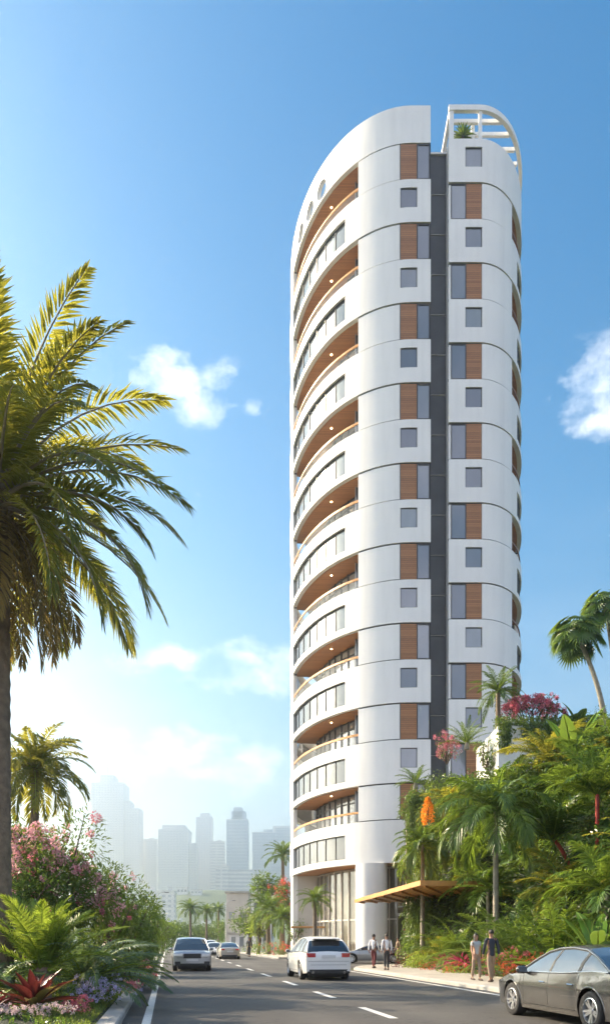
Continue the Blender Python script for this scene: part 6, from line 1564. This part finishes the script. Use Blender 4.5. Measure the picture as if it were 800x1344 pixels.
# hazy hill with pale houses
def hill(x, y): return 93 * math.exp(-((x + 157) / 225) ** 2 - ((y - 1350) / 210) ** 2) + 60 * math.exp(-((x + 495) / 180) ** 2 - ((y - 1500) / 240) ** 2) - 1.5
n = 50; xs_ = np.linspace(-975, 525, n); ys_ = np.linspace(840, 1950, n)
mb = MB(); mb.add([(x, y, hill(x, y)) for y in ys_ for x in xs_], np.array([[j * n + i, j * n + i + 1, (j + 1) * n + i + 1, (j + 1) * n + i] for j in range(n - 1) for i in range(n - 1)])); struct(mb.build('hill', M['hill'], smooth=True))
rng = np.random.default_rng(200); k = 0
hl = ['white villa on the lower slope of the hazy hill', 'pale house near the hill foot, left side', 'long white house halfway up the hill', 'small cream house near the hill top', 'white house at the right slope of the hill', 'flat roofed pale house above the road end', 'cream house below the terraced block', 'pale villa near the hill crest', 'white block low on the hill behind the palms']
for px, Y in ((218, 720), (232, 750), (246, 790), (258, 850), (300, 800), (272, 740), (312, 760), (240, 860), (286, 720)):
    Y *= 1.5; x = (px - 400) * Y / F; z = hill(x, Y); t = thing('hillside_house', hl[k], 'house', (x, Y, z - 2)); k += 1
    wd, dp, hh = rng.uniform(14, 26), rng.uniform(12, 16), rng.uniform(8, 13)
    mb = MB(); mb.box((0, 0, hh / 2), (wd, dp, hh)); mb.build('wall', M['white'], t)
    mb = MB(); mb.box((0, 0, hh + .3), (wd + 1.2, dp + 1.2, .6)); mb.build('roof', M['concrete'], t)
    for q in range(3): mb = MB(); mb.box((-wd / 2 + wd * (q + .5) / 3, -dp / 2 - .05, hh * .55), (wd * .2, .2, hh * .3)); mb.build('window', M['glass'], t)
# blocks by the road end
def block(label, px0, px1, ptop, Y, mat, dp=14, nw=3, rows=2, gable=False):
    x0, x1 = (px0 - 400) * Y / F, (px1 - 400) * Y / F; z = zof(ptop, Y); t = thing('low_building', label, 'building', ((x0 + x1) / 2, Y, 0))
    w_ = x1 - x0; mb = MB(); mb.box((0, dp / 2, z / 2), (w_, dp, z)); mb.build('wall', M[mat], t)
    mb = MB(); mb.box((0, dp / 2, z + .12), (w_ + .5, dp + .5, .3)); mb.build('roof', M['concrete'], t)
    for r in range(rows):
        for q in range(nw):
            zz = z * (r + .6) / rows; xx = -w_ / 2 + w_ * (q + .5) / nw
            mb = MB(); mb.box((xx, -.02, zz), (w_ / nw * .5, .12, 1.3)); w2 = mb.build('window', M['glass'], t)
            mb = MB(); mb.box((xx, -.06, zz - .7), (w_ / nw * .6, .25, .1)); mb.build('sill', M['concrete'], w2)
    if gable:
        mb = MB(); mb.prism([(-w_ * .5, 0), (w_ * .1, 0), (w_ * .1, dp * .6), (-w_ * .5, dp * .6)], z + .25, z + .3)
        V = [(-w_ * .5, 1, z + .26), (w_ * .25, 1, z + .26), (w_ * .25, 1, z + 2.6), (-w_ * .5, dp * .6, z + .26), (w_ * .25, dp * .6, z + .26), (w_ * .25, dp * .6, z + 2.6)]
        mb.add(V, [[0, 1, 2], [3, 5, 4], [0, 2, 5, 3], [1, 4, 5, 2]]); mb.build('sloping_roof', M['white'], t)
    return t
block('grey beige block with flat roof at the road end', 297, 326, 1172, 125, 'beige', 10, 2, 1)
block('white house with a sloping roof left of the tower', 330, 356, 1176, 105, 'white', 10, 2, 2, True)
block('low cream wall building along the far right pavement', 301, 344, 1226, 103, 'white', 4, 4, 1)
block('pale low building behind the oncoming SUV on the left side', 201, 219, 1234, 140, 'white', 6, 3, 1)
# street things
for k, (px, Y) in enumerate(((296, 120), (206, 100))):
    t = thing('street_lamp', ['slim street lamp at the far right pavement', 'slim street lamp at the far left kerb'][k], 'lamp', F_(px, Y, .1))
    mb = MB(); mb.tube([(0, 0, 0), (0, 0, 7.5)], [.09, .05], 8); mb.build('pole', M['metal'], t)
    mb = MB(); mb.tube([(0, 0, 7.4), (.4, 0, 7.8), (1.2, 0, 7.9)], .035, 6); mb.build('arm', M['metal'], t)
    mb = MB(); mb.box((1.3, 0, 7.86), (.55, .22, .08), 0, 0, .03); mb.build('lamp_head', M['plastic'], t)
# bench in front of the coupe (dark bars at the entrance)

# palms just outside the left edge of the view: their shadows fall across the road
for k, (tx, ty, z) in enumerate(((3.5, 20.5, 13.0), (-2, 34, 13.0))):
    a_ = z / math.tan(R(SUN_EL)); x_ = tx + a_ * math.sin(R(SUN_AZ)); y_ = ty + a_ * math.cos(R(SUN_AZ))
    if k == 0: pr = feather_palm('date_palm', 'palm outside the left edge of the view, shading the road', (x_, y_, 0), z, 3.0, 26, .6, r=.22, trunk='trunk', n=26, w=.10, e_lo=-25, dd=75, seed=300, group='palms outside the left edge')
    else: dup(pr, (x_, y_, z - 13.0), k * 1.3, 1.0)
